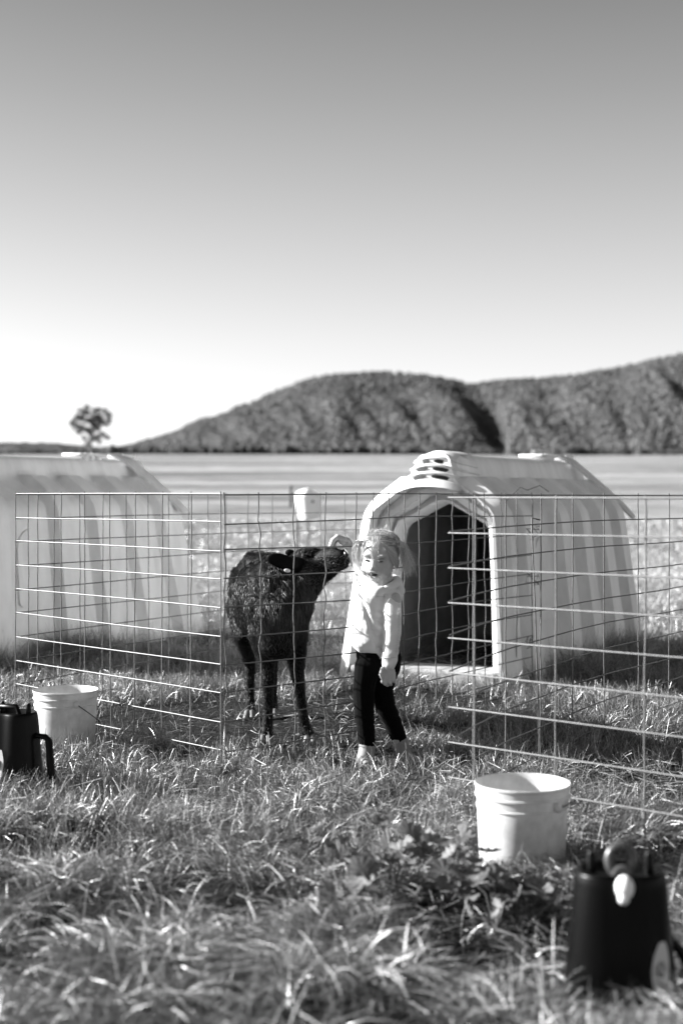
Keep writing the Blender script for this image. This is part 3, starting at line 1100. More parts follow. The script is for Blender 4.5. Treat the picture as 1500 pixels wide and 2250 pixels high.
# ------------------------------------------------------------------ trough on legs
def build_trough():
    d = 22.0
    b = P(672, 1235, d)
    gz = float(ground_z(b.x, d))
    t = tag(empty('feed_trough', (b.x, d, gz)), 'white plastic tub on two thin steel legs out in the paddock', 'trough')
    bm = bmesh.new()
    k = d / F
    def q(px, py, dd):
        return bm.verts.new(((px - 672) * k, dd, EYE + (1085 - py) * k - gz))
    # tapered bin: sloping top, lit narrow end and broad shaded side
    A = [q(643, 1092, 0.12), q(666, 1088, -0.06), q(706, 1092, 0.0), q(690, 1088, 0.25)]
    B = [q(654, 1142, 0.12), q(671, 1144, -0.04), q(704, 1138, 0.0), q(690, 1138, 0.22)]
    T = [q(652, 1078, 0.16), q(677, 1071, 0.0), q(702, 1086, 0.05), q(688, 1076, 0.25)]
    for r0, r1 in ((A, B), (T, A)):
        for i in range(4):
            bm.faces.new((r0[i], r0[(i + 1) % 4], r1[(i + 1) % 4], r1[i]))
    bm.faces.new(T); bm.faces.new(B[::-1])
    bmesh.ops.bevel(bm, geom=list(bm.edges), offset=0.015, segments=2, affect='EDGES')
    bm_obj('tub', bm, M_white, t, smooth=False)
    for px in (655, 677):
        bm = bmesh.new()
        x = (px - 672) * k
        add_tube(bm, [(x, 0.04, -0.05), (x - 0.01, 0.04, EYE + (1085 - 1140) * k - gz)], 0.016, 8)
        bm_obj('leg', bm, M_postd, t)
    bm = bmesh.new(); add_ell(bm, ((687 - 672) * k, -0.035, EYE + (1085 - 1102) * k - gz), (0.022, 0.012, 0.02), sub=2); bm_obj('drain_hole', bm, M_slot, t)


# ------------------------------------------------------------------ calf
def build_calf():
    t = tag(empty('calf', (-0.28, 6.1, 0)), 'black calf with raised head being touched on the nose by the girl', 'calf')

    def C(bm, a, b, ra, rb):
        add_capsule(bm, P(*a), P(*b), ra * a[2] / F, rb * b[2] / F, 16)

    def body(bm):
        add_ell(bm, P(564, 1296, 6.58), (0.125, 0.20, 0.160))
        add_ell(bm, P(580, 1318, 6.28), (0.140, 0.26, 0.180))
        add_ell(bm, P(600, 1310, 6.05), (0.128, 0.16, 0.165))
        C(bm, (556, 1236, 6.5), (606, 1246, 6.05), 24, 30)                       # back line to withers
        C(bm, (528, 1262, 6.55), (536, 1300, 6.4), 20, 34)                       # hip bone
        C(bm, (560, 1214, 6.62), (556, 1240, 6.55), 7, 20)                       # tail head
        C(bm, (585, 1330, 5.97), (592, 1400, 5.96), 46, 40)                      # shoulders
        C(bm, (640, 1325, 5.98), (640, 1395, 5.97), 40, 34)
        C(bm, (612, 1350, 5.92), (610, 1410, 5.92), 56, 42)                      # brisket
        C(bm, (628, 1322, 5.97), (668, 1270, 6.05), 56, 44)                      # neck
        C(bm, (658, 1330, 5.99), (690, 1268, 6.03), 24, 28)
        C(bm, (668, 1270, 6.05), (680, 1242, 6.09), 42, 34)
        C(bm, (652, 1372, 5.97), (662, 1330, 5.99), 20, 26)
        # head
        C(bm, (676, 1238, 6.10), (700, 1230, 6.075), 30, 27)
        C(bm, (700, 1230, 6.075), (738, 1222, 6.01), 25, 22)
        C(bm, (738, 1222, 6.01), (752, 1223, 5.99), 22, 21)
        C(bm, (690, 1256, 6.08), (738, 1242, 6.01), 28, 17)
        C(bm, (738, 1242, 6.01), (752, 1237, 5.99), 16, 15)
        C(bm, (672, 1212, 6.055), (690, 1209, 6.04), 9, 8)
        C(bm, (664, 1246, 6.07), (700, 1246, 6.04), 24, 20)
        C(bm, (700, 1272, 6.06), (728, 1256, 6.03), 18, 14)
        C(bm, (652, 1226, 6.10), (664, 1222, 6.10), 13, 18)                      # poll
        # front legs
        C(bm, (578, 1392, 5.96), (584, 1435, 5.96), 34, 25)
        C(bm, (584, 1435, 5.96), (587, 1478, 5.94), 25, 15)
        C(bm, (587, 1478, 5.94), (588, 1500, 5.93), 16, 15)
        C(bm, (588, 1500, 5.93), (589, 1560, 5.93), 13.5, 10.5)
        C(bm, (589, 1560, 5.93), (587, 1598, 5.92), 10.5, 12.5)
        C(bm, (587, 1598, 5.92), (584, 1622, 5.90), 12, 14)
        C(bm, (646, 1390, 5.98), (650, 1438, 5.98), 31, 23)
        C(bm, (650, 1438, 5.98), (653, 1482, 5.97), 22, 15)
        C(bm, (653, 1482, 5.97), (656, 1502, 5.96), 16, 14)
        C(bm, (656, 1502, 5.96), (664, 1560, 5.97), 13, 10.5)
        C(bm, (664, 1560, 5.97), (669, 1596, 5.97), 10.5, 12.5)
        C(bm, (669, 1596, 5.97), (680, 1620, 5.95), 12, 13)
        # hind legs
        for ox, od in ((0, 0), (50, 0.03)):
            C(bm, (542 + ox * .7, 1335, 6.55 + od), (540 + ox, 1395, 6.45 + od), 44, 28)
            C(bm, (540 + ox, 1395, 6.45 + od), (548 + ox, 1455, 6.66 + od), 27, 13)
            C(bm, (548 + ox, 1455, 6.66 + od), (549 + ox, 1520, 6.62 + od), 13.5, 9.5)
            C(bm, (549 + ox, 1520, 6.62 + od), (549 + ox, 1548, 6.60 + od), 10, 11)
            C(bm, (549 + ox, 1548, 6.60 + od), (548 + ox, 1564, 6.55 + od), 11, 12)

    def shape(co, no):
        # folds of loose skin on the flank and neck
        n = np.sin(co[:, 0] * 95 + co[:, 2] * 22 + 3 * np.sin(co[:, 2] * 16)) * np.clip((co[:, 2] - 0.42) / 0.1, 0, 1) * np.clip((0.78 - co[:, 2]) / 0.1, 0, 1)
        co = co + no * (0.0032 * n * (co[:, 0] < -0.12))[:, None]
        # eye socket hollow and nostril
        for c, r, dpt in ((P(680, 1218, 6.03), 0.022, 0.010), (P(758, 1213, 5.955), 0.011, 0.006)):
            dd = np.linalg.norm(co - np.array(c), axis=1)
            co = co - no * (dpt * np.exp(-(dd / r) ** 2))[:, None]
        return co

    bod = organic('body', body, 0.0055, 7, M_coat, t, shape)
    off = np.array(t.location)

    # fur: short strands all over, longer on neck, shoulder and legs
    co, no = mesh_np(bod)
    N = 90000
    wt = np.where(no[:, 1] < 0.45, 1.0, 0.15)
    idx = R.choice(len(co), N, p=wt / wt.sum())
    p = co[idx] + R.normal(0, 0.003, (N, 3)); nn = no[idx]
    wz = p[:, 2] + off[2]; wx = p[:, 0] + off[0]
    head = (wx > -0.16) & (wz > 0.66)
    g = np.where(head[:, None], np.array([-0.8, 0.5, -0.35]), np.array([0.10, -0.15, -1.0]))
    g = g + R.normal(0, 0.16, (N, 3)) + 0.5 * np.stack([fbm(wx * 9, wz * 9, 2) - .5, 0 * wx, 0 * wx], -1)
    g = g - nn * (g * nn).sum(1, keepdims=True)
    g /= np.linalg.norm(g, axis=1, keepdims=True) + 1e-6
    L = np.where(head, 0.007, 0.011) * R.uniform(0.6, 1.5, N)
    L = np.where(wz < 0.42, L * 0.5, L)
    L = np.where((wx > -0.33) & (wx < -0.12) & (wz > 0.48) & (wz < 0.72), L * 2.6, L)
    K = 4
    tt = np.linspace(0, 1, K)[None, :, None]
    lift = np.where(head, 0.22, 0.20)[:, None, None]
    paths = p[:, None] + (g[:, None] * tt + nn[:, None] * lift * tt * (1 - 0.5 * tt)) * L[:, None, None]
    V, Q, T = ribbons(paths, np.where(head, 0.0009, 0.0012) * np.ones(N), R.uniform(0.25, 2.0, N) * (0.5 + 1.0 * fbm(wx * 14, wz * 10, 2)) * np.where(head, 2.2, 1.0) * np.where(wz < 0.42, 1.5, 1.0), face=(0, -1, 0))  # head and lower-leg strands paler: sunlit hair put into their tone
    link('coat', np_mesh('coat', V, Q, attr=T), M_fur, t)

    # ear on the near side, laid back
    def ear(bm):
        add_capsule(bm, P(658, 1240, 6.02), P(640, 1238, 5.94), 15 * 5.95 / F, 18 * 5.95 / F)
        M3 = Matrix.Rotation(math.radians(-9), 3, 'Y')
        add_ell(bm, P(618, 1233, 5.91), (34 * 5.91 / F, 0.011, 16.5 * 5.91 / F), Matrix.Rotation(math.radians(16), 3, 'Y'))
        add_ell(bm, P(632, 1238, 5.925), (26 * 5.91 / F, 0.015, 16 * 5.91 / F), Matrix.Rotation(math.radians(14), 3, 'Y'))
    organic('ear', ear, 0.003, 5, M_coat, t)

    def ear2(bm):
        add_ell(bm, P(641, 1217, 6.18), (16 * 6.1 / F, 0.012, 9 * 6.1 / F), Matrix.Rotation(math.radians(20), 3, 'Y'))
    organic('ear', ear2, 0.003, 3, M_coat, t)
    bm = bmesh.new(); add_ell(bm, P(631, 1254, 5.885), (0.014, 0.004, 0.008), Matrix.Rotation(math.radians(10), 3, 'Y')); bm_obj('ear_tag', bm, M_tagm, t, world=True)
    bm = bmesh.new(); add_ell(bm, P(679, 1218, 6.048), (0.016, 0.011, 0.0135)); bm_obj('eye', bm, M_ceye, t, world=True)
    bm = bmesh.new(); add_ell(bm, P(762, 1222, 5.98), (0.016, 0.036, 0.030), Matrix.Rotation(math.radians(-20), 3, 'Y')); bm_obj('nose_pad', bm, M_nose, t, world=True)
    for a in ((583, 1628, 5.885), (681, 1625, 5.94), (548, 1570, 6.53), (598, 1570, 6.56)):
        c = P(*a)
        gz = float(ground_z(c.x, c.y))
        for s in (-1, 1):
            bm = bmesh.new()
            add_capsule(bm, (c.x + s * 0.011, c.y, gz + 0.033), (c.x + s * 0.014, c.y - 0.022, gz + 0.012), 0.014, 0.0145, 12)
            bm_obj('hoof', bm, M_hoof, t, world=True)
    # tail
    bm = bmesh.new()
    add_tube(bm, [P(553, 1232, 6.74), P(548, 1290, 6.80), P(547, 1380, 6.80), P(549, 1430, 6.80)], [0.018, 0.013, 0.011, 0.02], 8)
    bm_obj('tail', bm, M_coat, t, world=True)


# ------------------------------------------------------------------ girl
HC = P(833, 1226, 5.775)
HF = Vector((-0.34, -0.93, -0.16)).normalized()
_up = Vector((0.02, -0.1, 1)).normalized()
HR = _up.cross(HF).normalized()
HU = HF.cross(HR).normalized()
HM = Matrix((HR, HF, HU)).transposed()


def HL(x, y, z):
    return HC + HR * x + HF * y + HU * z


def build_girl():
    gz = float(ground_z(0.15, 5.72))
    t = tag(empty('person', (0.15, 5.75, gz)), 'little girl in a pale hoodie and dark leggings reaching through the wire to the calf', 'person')
    D = 5.75

    def C(bm, a, b, ra, rb, seg=14):
        add_capsule(bm, P(*a), P(*b), ra * a[2] / F, rb * b[2] / F, seg)

    def head(bm):
        add_ell(bm, HL(0, -0.012, 0.018), (0.073, 0.085, 0.078), HM)
        add_ell(bm, HL(0, 0.022, -0.030), (0.065, 0.060, 0.064), HM)
        add_ell(bm, HL(0, 0.036, -0.068), (0.034, 0.034, 0.026), HM)        # chin
        for s in (-1, 1):
            add_ell(bm, HL(s * 0.034, 0.042, -0.042), (0.031, 0.029, 0.028), HM)   # cheek
            add_ell(bm, HL(s * 0.072, -0.008, -0.016), (0.010, 0.016, 0.023), HM)  # ear
            add_ell(bm, HL(s * 0.026, 0.060, 0.022), (0.024, 0.012, 0.010), HM)    # brow
        add_capsule(bm, HL(0, 0.073, -0.002), HL(0, 0.087, -0.024), 0.0070, 0.0092)
        for s in (-1, 1):
            add_ell(bm, HL(s * 0.008, 0.081, -0.027), (0.007, 0.008, 0.006), HM)
        add_capsule(bm, HL(-0.013, 0.078, -0.043), HL(0.013, 0.078, -0.043), 0.0055, 0.0055)
        add_capsule(bm, HL(-0.011, 0.073, -0.064), HL(0.011, 0.073, -0.064), 0.006, 0.006)
        C(bm, (836, 1262, 5.78), (838, 1305, 5.79), 26, 28)                  # neck
        C(bm, (838, 1305, 5.79), (832, 1440, 5.77), 30, 28)                  # trunk under the clothes
        C(bm, (800, 1312, 5.79), (866, 1316, 5.76), 16, 16)
        # legs under the trousers
        C(bm, (818, 1440, 5.77), (802, 1500, 5.75), 24, 22)
        C(bm, (802, 1500, 5.75), (806, 1640, 5.73), 18, 13)
        C(bm, (848, 1440, 5.78), (842, 1520, 5.79), 24, 19)
        C(bm, (842, 1520, 5.79), (878, 1640, 5.83), 17, 12)
        # left arm hanging
        C(bm, (866, 1316, 5.72), (862, 1385, 5.69), 15, 13)
        C(bm, (862, 1385, 5.69), (856, 1462, 5.67), 13, 10)
        # hand: palm, thumb, four fingers
        add_ell(bm, P(855, 1476, 5.665), (0.024, 0.013, 0.024))
        fx = [(843, 1486, 840, 1499, 845, 1506), (850, 1489, 847, 1503, 851, 1510), (858, 1489, 857, 1501, 859, 1508), (865, 1485, 866, 1496, 866, 1502)]
        for a, b_, c, d_, e, f_ in fx:
            C(bm, (a, b_ - 6, 5.66), (c, d_, 5.655), 4.4, 4.0, 8)
            C(bm, (c, d_, 5.655), (e, f_ - 3, 5.667), 4.0, 3.3, 8)
        C(bm, (840, 1470, 5.655), (836, 1482, 5.65), 5, 4.3, 8)
        C(bm, (836, 1482, 5.65), (839, 1490, 5.65), 4.3, 3.6, 8)
        # right arm reaching up and back through the wire
        C(bm, (800, 1312, 5.83), (803, 1268, 5.93), 15, 14)
        C(bm, (803, 1268, 5.93), (784, 1236, 5.96), 15, 14)
        C(bm, (784, 1236, 5.96), (770, 1206, 5.965), 14, 12)
        add_ell(bm, P(757, 1189, 5.96), (0.030, 0.024, 0.019), Matrix.Rotation(math.radians(12), 3, 'Y'))
        C(bm, (770, 1206, 5.965), (760, 1192, 5.96), 12.5, 11)
        kn = [(742, 1180, 5.935), (741, 1179, 5.955), (742, 1180, 5.975), (745, 1183, 5.992)]
        tips = [((732, 1187, 5.93), (727, 1199, 5.935)), ((730, 1187, 5.955), (724, 1200, 5.957)), ((732, 1188, 5.978), (727, 1200, 5.98)), ((736, 1190, 5.998), (733, 1199, 6.0))]
        for k_, (m_, e_) in zip(kn, tips):
            C(bm, (755, 1186, k_[2]), k_, 6.8, 5.6, 8)
            C(bm, k_, m_, 5.6, 4.8, 8)
            C(bm, m_, e_, 4.8, 4.0, 8)
        C(bm, (762, 1198, 5.935), (752, 1204, 5.925), 5.5, 4.6, 8)
        C(bm, (752, 1204, 5.925), (744, 1203, 5.928), 4.6, 3.8, 8)

    hc = np.array(HC); hr = np.array(HR); hf = np.array(HF); hu = np.array(HU)

    def face(co, no):
        rel = co - hc
        x = rel @ hr; y = rel @ hf; z = rel @ hu
        fr = y > 0.03
        for s in (-1, 1):
            g = np.exp(-(((x - s * 0.028) / 0.014) ** 2 + ((z - 0.002) / 0.009) ** 2)) * fr
            co = co - hf * (0.0075 * g)[:, None]
        g = np.exp(-((x / 0.015) ** 2 + ((z + 0.053) / 0.0065) ** 2)) * fr
        co = co - hf * (0.011 * g)[:, None]
        return co

    organic('body', head, 0.0026, 3, M_skin, t, face)
    # face details
    for s in (-1, 1):
        bm = bmesh.new(); add_ell(bm, HL(s * 0.028, 0.0665, 0.001), (0.0105, 0.006, 0.0036), HM, 2); bm_obj('eye', bm, M_eye, t, world=True)
        bm = bmesh.new()
        add_tube(bm, [HL(s * 0.014, 0.0785, 0.013), HL(s * 0.027, 0.078, 0.018), HL(s * 0.041, 0.0705, 0.016)], [0.0013, 0.0013, 0.0006], 6)
        bm_obj('eyebrow', bm, M_brow, t, world=True)
        bm = bmesh.new()
        add_tube(bm, [HL(s * 0.015, 0.0745, 0.0035), HL(s * 0.027, 0.0765, 0.0065), HL(s * 0.040, 0.070, 0.003)], [0.0012, 0.0016, 0.0010], 6)
        bm_obj('eyelid', bm, M_brow, t, world=True)
    bm = bmesh.new(); add_ell(bm, HL(0, 0.0715, -0.053), (0.0150, 0.0085, 0.0076), HM, 3); bm_obj('mouth', bm, M_mouth, t, world=True)
    bm = bmesh.new()
    for i in range(-3, 4):
        add_ell(bm, HL(i * 0.0032, 0.0785 - abs(i) * 0.0005, -0.0487), (0.0017, 0.0012, 0.0018), HM, 1)
    bm_obj('teeth', bm, M_teeth, t, world=True)

    # hoodie
    def hood(bm):
        C(bm, (822, 1312, 5.78), (812, 1385, 5.76), 40, 48, 20)
        C(bm, (836, 1312, 5.79), (832, 1392, 5.78), 38, 40, 20)
        add_ell(bm, P(812, 1402, 5.76), (45 * D / F, 0.092, 36 * D / F), Matrix.Rotation(math.radians(8), 3, 'Y'))
        add_ell(bm, P(834, 1408, 5.78), (34 * D / F, 0.085, 34 * D / F), Matrix.Rotation(math.radians(8), 3, 'Y'))
        C(bm, (802, 1308, 5.79), (862, 1312, 5.76), 19, 20)
        # collar and hood lying on the shoulders
        ring = [(804, 1290, 5.75), (812, 1297, 5.72), (826, 1301, 5.705), (842, 1299, 5.705), (856, 1292, 5.72), (868, 1284, 5.75), (873, 1277, 5.81), (866, 1272, 5.85), (850, 1270, 5.87), (832, 1270, 5.88), (815, 1276, 5.86), (803, 1283, 5.81)]
        for a, b_ in zip(ring, ring[1:] + ring[:1]):
            C(bm, a, b_, 9.5, 9.5, 10)
        C(bm, (868, 1282, 5.82), (876, 1298, 5.83), 17, 14)
        C(bm, (874, 1290, 5.80), (876, 1316, 5.79), 13, 8)
        C(bm, (850, 1285, 5.88), (864, 1304, 5.86), 22, 18)
        # left sleeve
        C(bm, (860, 1316, 5.735), (862, 1352, 5.70), 21, 20.5)
        C(bm, (862, 1352, 5.70), (862, 1395, 5.685), 20.5, 19.5)
        C(bm, (862, 1395, 5.685), (858, 1440, 5.67), 19.5, 17.5)
        C(bm, (858, 1440, 5.67), (855, 1460, 5.665), 17, 15.5)
        # right sleeve, pushed up to the elbow
        C(bm, (800, 1310, 5.82), (803, 1268, 5.93), 20, 18)

    def folds(co, no):
        x, y, z = co[:, 0], co[:, 1], co[:, 2]
        arm = x > P(842, 1300, 5.7).x
        f1 = np.sin(z * 210 + x * 60 + 4 * np.sin(x * 40 + z * 20)) * np.clip((0.50 - z) / 0.12, 0, 1) * arm * (z < 0.56)
        f2 = np.sin((x * 0.8 + z * 1.0) * 75 + 2.5 * np.sin(z * 24)) * (~arm)
        f3 = np.exp(-((x - 0.105 + (z - 0.55) * 0.35) / 0.010) ** 2) * (z > 0.42) * (z < 0.66)
        f4 = (fbm(x * 16 + 4, z * 16, 3) - 0.5)
        dd = 0.0018 * f1 + 0.0028 * f2 - 0.009 * f3 * (~arm) + 0.014 * f4 * (~arm) + 0.006 * f4 * arm
        co = co + no * dd[:, None]
        return co
    ho = organic('hoodie', hood, 0.0034, 4, M_hood, t, folds)
    off = Vector(t.location)
    # hem rib, cuff seam, drawstring eyelets, shoulder seam
    bm = bmesh.new()
    def ringband(c, rx, ry, tilt, r):
        pts = []
        for i in range(33):
            a = 2 * math.pi * i / 32
            pts.append(Vector(c) + Vector((rx * math.cos(a), ry * math.sin(a), tilt * math.cos(a))))
        add_tube(bm, pts, r, 6)
    ringband(P(855, 1444, 5.668), 0.0305, 0.031, 0.001, 0.0012)
    bm_obj('cuff_seam', bm, M_seam, ho)
    bm = bmesh.new()
    sh = [(842, 1345, 5.662), (848, 1328, 5.668), (856, 1316, 5.672), (866, 1308, 5.69), (876, 1306, 5.71)]
    add_tube(bm, [P(*s) for s in sh], 0.0016, 6)
    bm_obj('seam', bm, M_seam, ho, world=False)
    for c_ in ho.children:
        c_.data.transform(Matrix.Translation(-off))
    # faint lettering running down the outside of the sleeve
    me = text_mesh('REMAVN COUTURE', 0.021, 0.0006)
    for v_ in me.vertices:
        # wrap the line of text down the sleeve
        s_ = v_.co.x; w_ = v_.co.y
        u = (s_ + 0.105) / 0.21
        cx = np.interp(u, [0, 0.5, 1], [863, 864, 860]); cy = 1328 + u * 112; dd = np.interp(u, [0, 1], [5.70, 5.672])
        c = P(cx, cy, dd); rr = (np.interp(u, [0, 1], [21, 18.0]) + 1.0) * dd / F
        ang = math.radians(-58) + w_ / rr
        v_.co = c + Vector((rr * math.cos(ang), rr * math.sin(ang), 0)) + Vector((0, -abs(v_.co.z), 0)) - off
    link('print', me, M_print, ho)

    # trousers
    def trous(bm):
        C(bm, (812, 1440, 5.77), (852, 1446, 5.78), 30, 30)
        C(bm, (814, 1462, 5.76), (850, 1464, 5.79), 31, 31)
        C(bm, (806, 1465, 5.755), (799, 1515, 5.745), 28, 24)
        C(bm, (799, 1515, 5.745), (800, 1562, 5.735), 24.5, 22)
        C(bm, (800, 1562, 5.735), (806, 1634, 5.73), 22, 18.5)
        C(bm, (850, 1465, 5.79), (840, 1515, 5.79), 29, 23)
        C(bm, (840, 1515, 5.79), (847, 1555, 5.80), 23, 23)
        C(bm, (847, 1555, 5.80), (866, 1598, 5.82), 23, 20)
        C(bm, (866, 1598, 5.82), (878, 1626, 5.835), 20, 17)

    def tfold(co, no):
        x, z = co[:, 0], co[:, 2]
        f = np.sin(z * 190 + x * 70) * np.exp(-((z - 0.13) / 0.05) ** 2) + 0.8 * np.sin(z * 240 - x * 40) * np.exp(-((z - 0.02) / 0.03) ** 2)
        return co + no * (0.0016 * f)[:, None]
    organic('trousers', trous, 0.0035, 4, M_trous, t, tfold)
    for a in (((806, 1646, 5.73), (800, 1672, 5.69), (808, 1680, 5.665)), ((880, 1640, 5.835), (893, 1664, 5.82), (912, 1678, 5.79))):
        def boot(bm, a=a):
            C(bm, a[0], a[1], 19, 17)
            C(bm, a[1], a[2], 16, 14)
            C(bm, (a[0][0], a[0][1] - 8, a[0][2]), a[0], 18.5, 19)
        organic('boot', boot, 0.004, 4, M_boot, t)

    # hair: cap, strands over it, two short pigtails, loose fringe
    def cap(bm):
        add_ell(bm, HL(0, -0.034, 0.032), (0.077, 0.080, 0.076), HM)
        add_ell(bm, HL(0, -0.050, 0.01), (0.068, 0.056, 0.062), HM)
    hair = organic('hair', cap, 0.004, 3, M_hairc, t)
    tieL = HL(-0.078, 0.000, 0.056)
    tieR = HL(0.080, -0.014, 0.058)
    off_n = np.array(off)
    paths = []; wd = []; tn = []
    K = 9
    rr = np.random.default_rng(5)
    cen = np.array(HL(0, -0.029, 0.028))
    ax = np.stack([hr, hf, hu], 0)
    radii = np.array([0.081, 0.088, 0.080])
    def on_cap(p):
        q = (p - cen) @ ax.T / radii
        q /= np.linalg.norm(q) + 1e-9
        return cen + (q * radii) @ ax
    for i in range(1700):
        side = 1 if rr.random() < 0.55 else -1
        tie = np.array(tieR if side > 0 else tieL)
        # root along the parting or the hairline
        th = rr.uniform(-1.5, 1.25)
        root = cen + (np.array([side * rr.uniform(0.0, 0.35), math.sin(th), math.cos(th)]) * radii) @ ax
        pts = []
        for k in range(K):
            u = k / (K - 1)
            p = root * (1 - u) + tie * u
            p = on_cap(p + rr.normal(0, 0.0012, 3)) if u < 0.93 else p
            p = p + (p - cen) / np.linalg.norm(p - cen) * ((rr.uniform(0, 0.004) + (0.002 if i % 7 == 0 else 0)) * math.sin(u * 3))
            pts.append(p)
        paths.append(pts); wd.append(0.0017); tn.append(rr.uniform(0.35, 1.5) * (0.6 if i % 3 == 0 else 1))
    # pigtails
    for side, tie, n_, ln, dx_ in ((1, tieR, 520, 0.118, 0.034), (-1, tieL, 330, 0.085, -0.012)):
        for i in range(n_):
            a0 = np.array(tie) + rr.normal(0, 0.005, 3)
            out = np.array([side * rr.uniform(0.012, 0.040), rr.normal(0, 0.012), rr.uniform(0.0, 0.016)])
            end = a0 + np.array([dx_ + rr.normal(0, 0.014), rr.normal(0, 0.014), -ln * rr.uniform(0.55, 1.12)])
            ph = rr.uniform(0, 6); am = rr.uniform(0.002, 0.010)
            if rr.random() < 0.05:
                end = end + np.array([side * rr.uniform(0.0, 0.05), 0, rr.uniform(0, 0.03)])
            pts = []
            for k in range(K):
                u = k / (K - 1)
                p = a0 * (1 - u) ** 2 + 2 * u * (1 - u) * (a0 + out) + u * u * end
                p = p + np.array([math.sin(u * 7 + ph), math.cos(u * 6 + ph), 0]) * am * u
                pts.append(p)
            paths.append(pts); wd.append(0.0016); tn.append(rr.uniform(0.6, 1.35))
    # fringe falling over the middle of the face
    for i in range(110):
        x0 = rr.normal(0.000, 0.010); x1 = rr.normal(0.008, 0.007) + (0.012 if rr.random() < 0.3 else 0)
        ln = rr.uniform(0.03, 1.0)
        pts = []
        ph = rr.uniform(0, 6)
        for k in range(K):
            u = k / (K - 1)
            z = 0.100 - u * (0.055 + 0.080 * ln)
            y = 0.045 + 0.048 * min(1, u * 2.0) - max(0, u - 0.6) * 0.005
            x = x0 * (1 - u) + x1 * u + 0.002 * math.sin(u * 8 + ph)
            pts.append(np.array(HL(x, y, z)) + rr.normal(0, 0.0006, 3))
        paths.append(pts); wd.append(0.0010); tn.append(rr.uniform(0.8, 1.4))
    # side wisps framing the face and fly-aways on top
    for i in range(150):
        s = 1 if rr.random() < .6 else -1
        pts = []
        e = rr.uniform(-.03, 0.05)
        for k in range(K):
            u = k / (K - 1)
            pts.append(np.array(HL(s * (0.035 + 0.046 * u + 0.002 * math.sin(u * 5 + i)), 0.068 - 0.05 * u, 0.080 - (0.05 + 0.05 - e) * u)) + rr.normal(0, 0.001, 3))
        paths.append(pts); wd.append(0.0012); tn.append(rr.uniform(0.7, 1.3))
    for i in range(260):
        th = rr.uniform(-1, 1); r0 = cen + (np.array([th, rr.uniform(-.4, .6), 1.0]) / math.sqrt(1 + th * th) * radii) @ ax
        dv = rr.normal(0, 1, 3); dv[2] = abs(dv[2]) * 0.7 + 0.3; dv /= np.linalg.norm(dv)
        sd = np.cross(dv, rr.normal(0, 1, 3)); ln = rr.uniform(0.008, 0.030)
        paths.append([r0 + dv * ln * u + sd * 0.010 * u * u for u in np.linspace(0, 1, K)]); wd.append(0.0008); tn.append(1.2)
    V, Q, T = ribbons(np.array(paths), np.array(wd), np.array(tn), face=(0, -1, 0))
    link('hair_strands', np_mesh('hair_strands', V - off_n, Q, attr=T), M_hair, hair)
    for tie in (tieL, tieR):
        bm = bmesh.new()
        c = Vector(tie)
        add_tube(bm, [c + Vector((0, 0.009 * math.cos(a), 0.009 * math.sin(a))) for a in np.linspace(0, 2 * math.pi, 13)], 0.003, 6)
        o = bm_obj('hair_tie', bm, M_brow, hair)
        o.data.transform(Matrix.Translation(-off))


# ------------------------------------------------------------------ grass, straw, weeds
H28 = math.radians(28)
HW = np.array([math.cos(H28), -math.sin(H28)]); HA = np.array([math.sin(H28), math.cos(H28)])
H2C = np.array([0.849, 7.47]) - HW * 0.475
H1C = np.array([-1.0, 10.4]) - HA * LEN - HW * 0.475


def in_hutch(x, y, pad=0.0):
    out = np.zeros(len(x), bool)
    for c in (H2C, H1C):
        u = (x - c[0]) * HW[0] + (y - c[1]) * HW[1]; v = (x - c[0]) * HA[0] + (y - c[1]) * HA[1]
        out |= (np.abs(u) < 0.475 + pad) & (v > -pad * 0.3) & (v < LEN + pad)
    return out


def hutch_edge(x, y):
    """1 next to a hutch wall, falling to 0 about 0.6 m away"""
    m = np.zeros(len(x))
    for c in (H2C, H1C):
        u = (x - c[0]) * HW[0] + (y - c[1]) * HW[1]; v = (x - c[0]) * HA[0] + (y - c[1]) * HA[1]
        du = np.maximum(np.abs(u) - 0.475, 0); dv = np.maximum(np.maximum(0.5 - v, v - LEN), 0)
        m = np.maximum(m, np.exp(-(du / 0.30) ** 2 - (dv / 0.35) ** 2))
    return m


def mud(x, y):
    a = 1.25 - np.sqrt(((x + 0.50) / 0.82) ** 2 + ((y - 6.45) / 0.70) ** 2) - 0.45 * (fbm(x * 3, y * 3, 3) - 0.5)
    b = 1.2 - np.sqrt(((x - 0.35) / 0.62) ** 2 + ((y - 7.0) / 0.45) ** 2)
    c = 1.2 - np.sqrt(((x - 1.35) / 0.62) ** 2 + ((y - 4.95) / 0.42) ** 2) - 0.5 * (fbm(x * 3, y * 3, 3) - 0.5)
    d_ = 0.9 - np.sqrt(((x - 1.0) / 0.35) ** 2 + ((y - 4.0) / 0.28) ** 2)
    return np.clip(np.maximum.reduce([a, b, c, d_]) * 2.2, 0, 1)


def blades(x, y, h, w, leanamt, tone, flow=0.5, K=4):
    n = len(x)
    z = ground_z(x, y) - 0.008
    th = R.uniform(0, 2 * math.pi, n)
    fl = 2 * math.pi * fbm(x * 1.3 + 40, y * 1.3, 2) * 2.2
    dx = (1 - flow) * np.cos(th) + flow * np.cos(fl); dy = (1 - flow) * np.sin(th) + flow * np.sin(fl)
    q = np.hypot(dx, dy) + 1e-6; dx /= q; dy /= q
    t = np.linspace(0, 1, K)[None, :]
    le = leanamt[:, None]
    out = h[:, None] * (le * t ** 1.6 + 0.15 * t)
    up = h[:, None] * (t - 0.62 * np.clip(le, 0, 1.5) * t ** 2.2)
    paths = np.stack([x[:, None] + dx[:, None] * out, y[:, None] + dy[:, None] * out, z[:, None] + np.maximum(up, 0.004 + 0 * up)], -1)
    return ribbons(paths, w, tone)


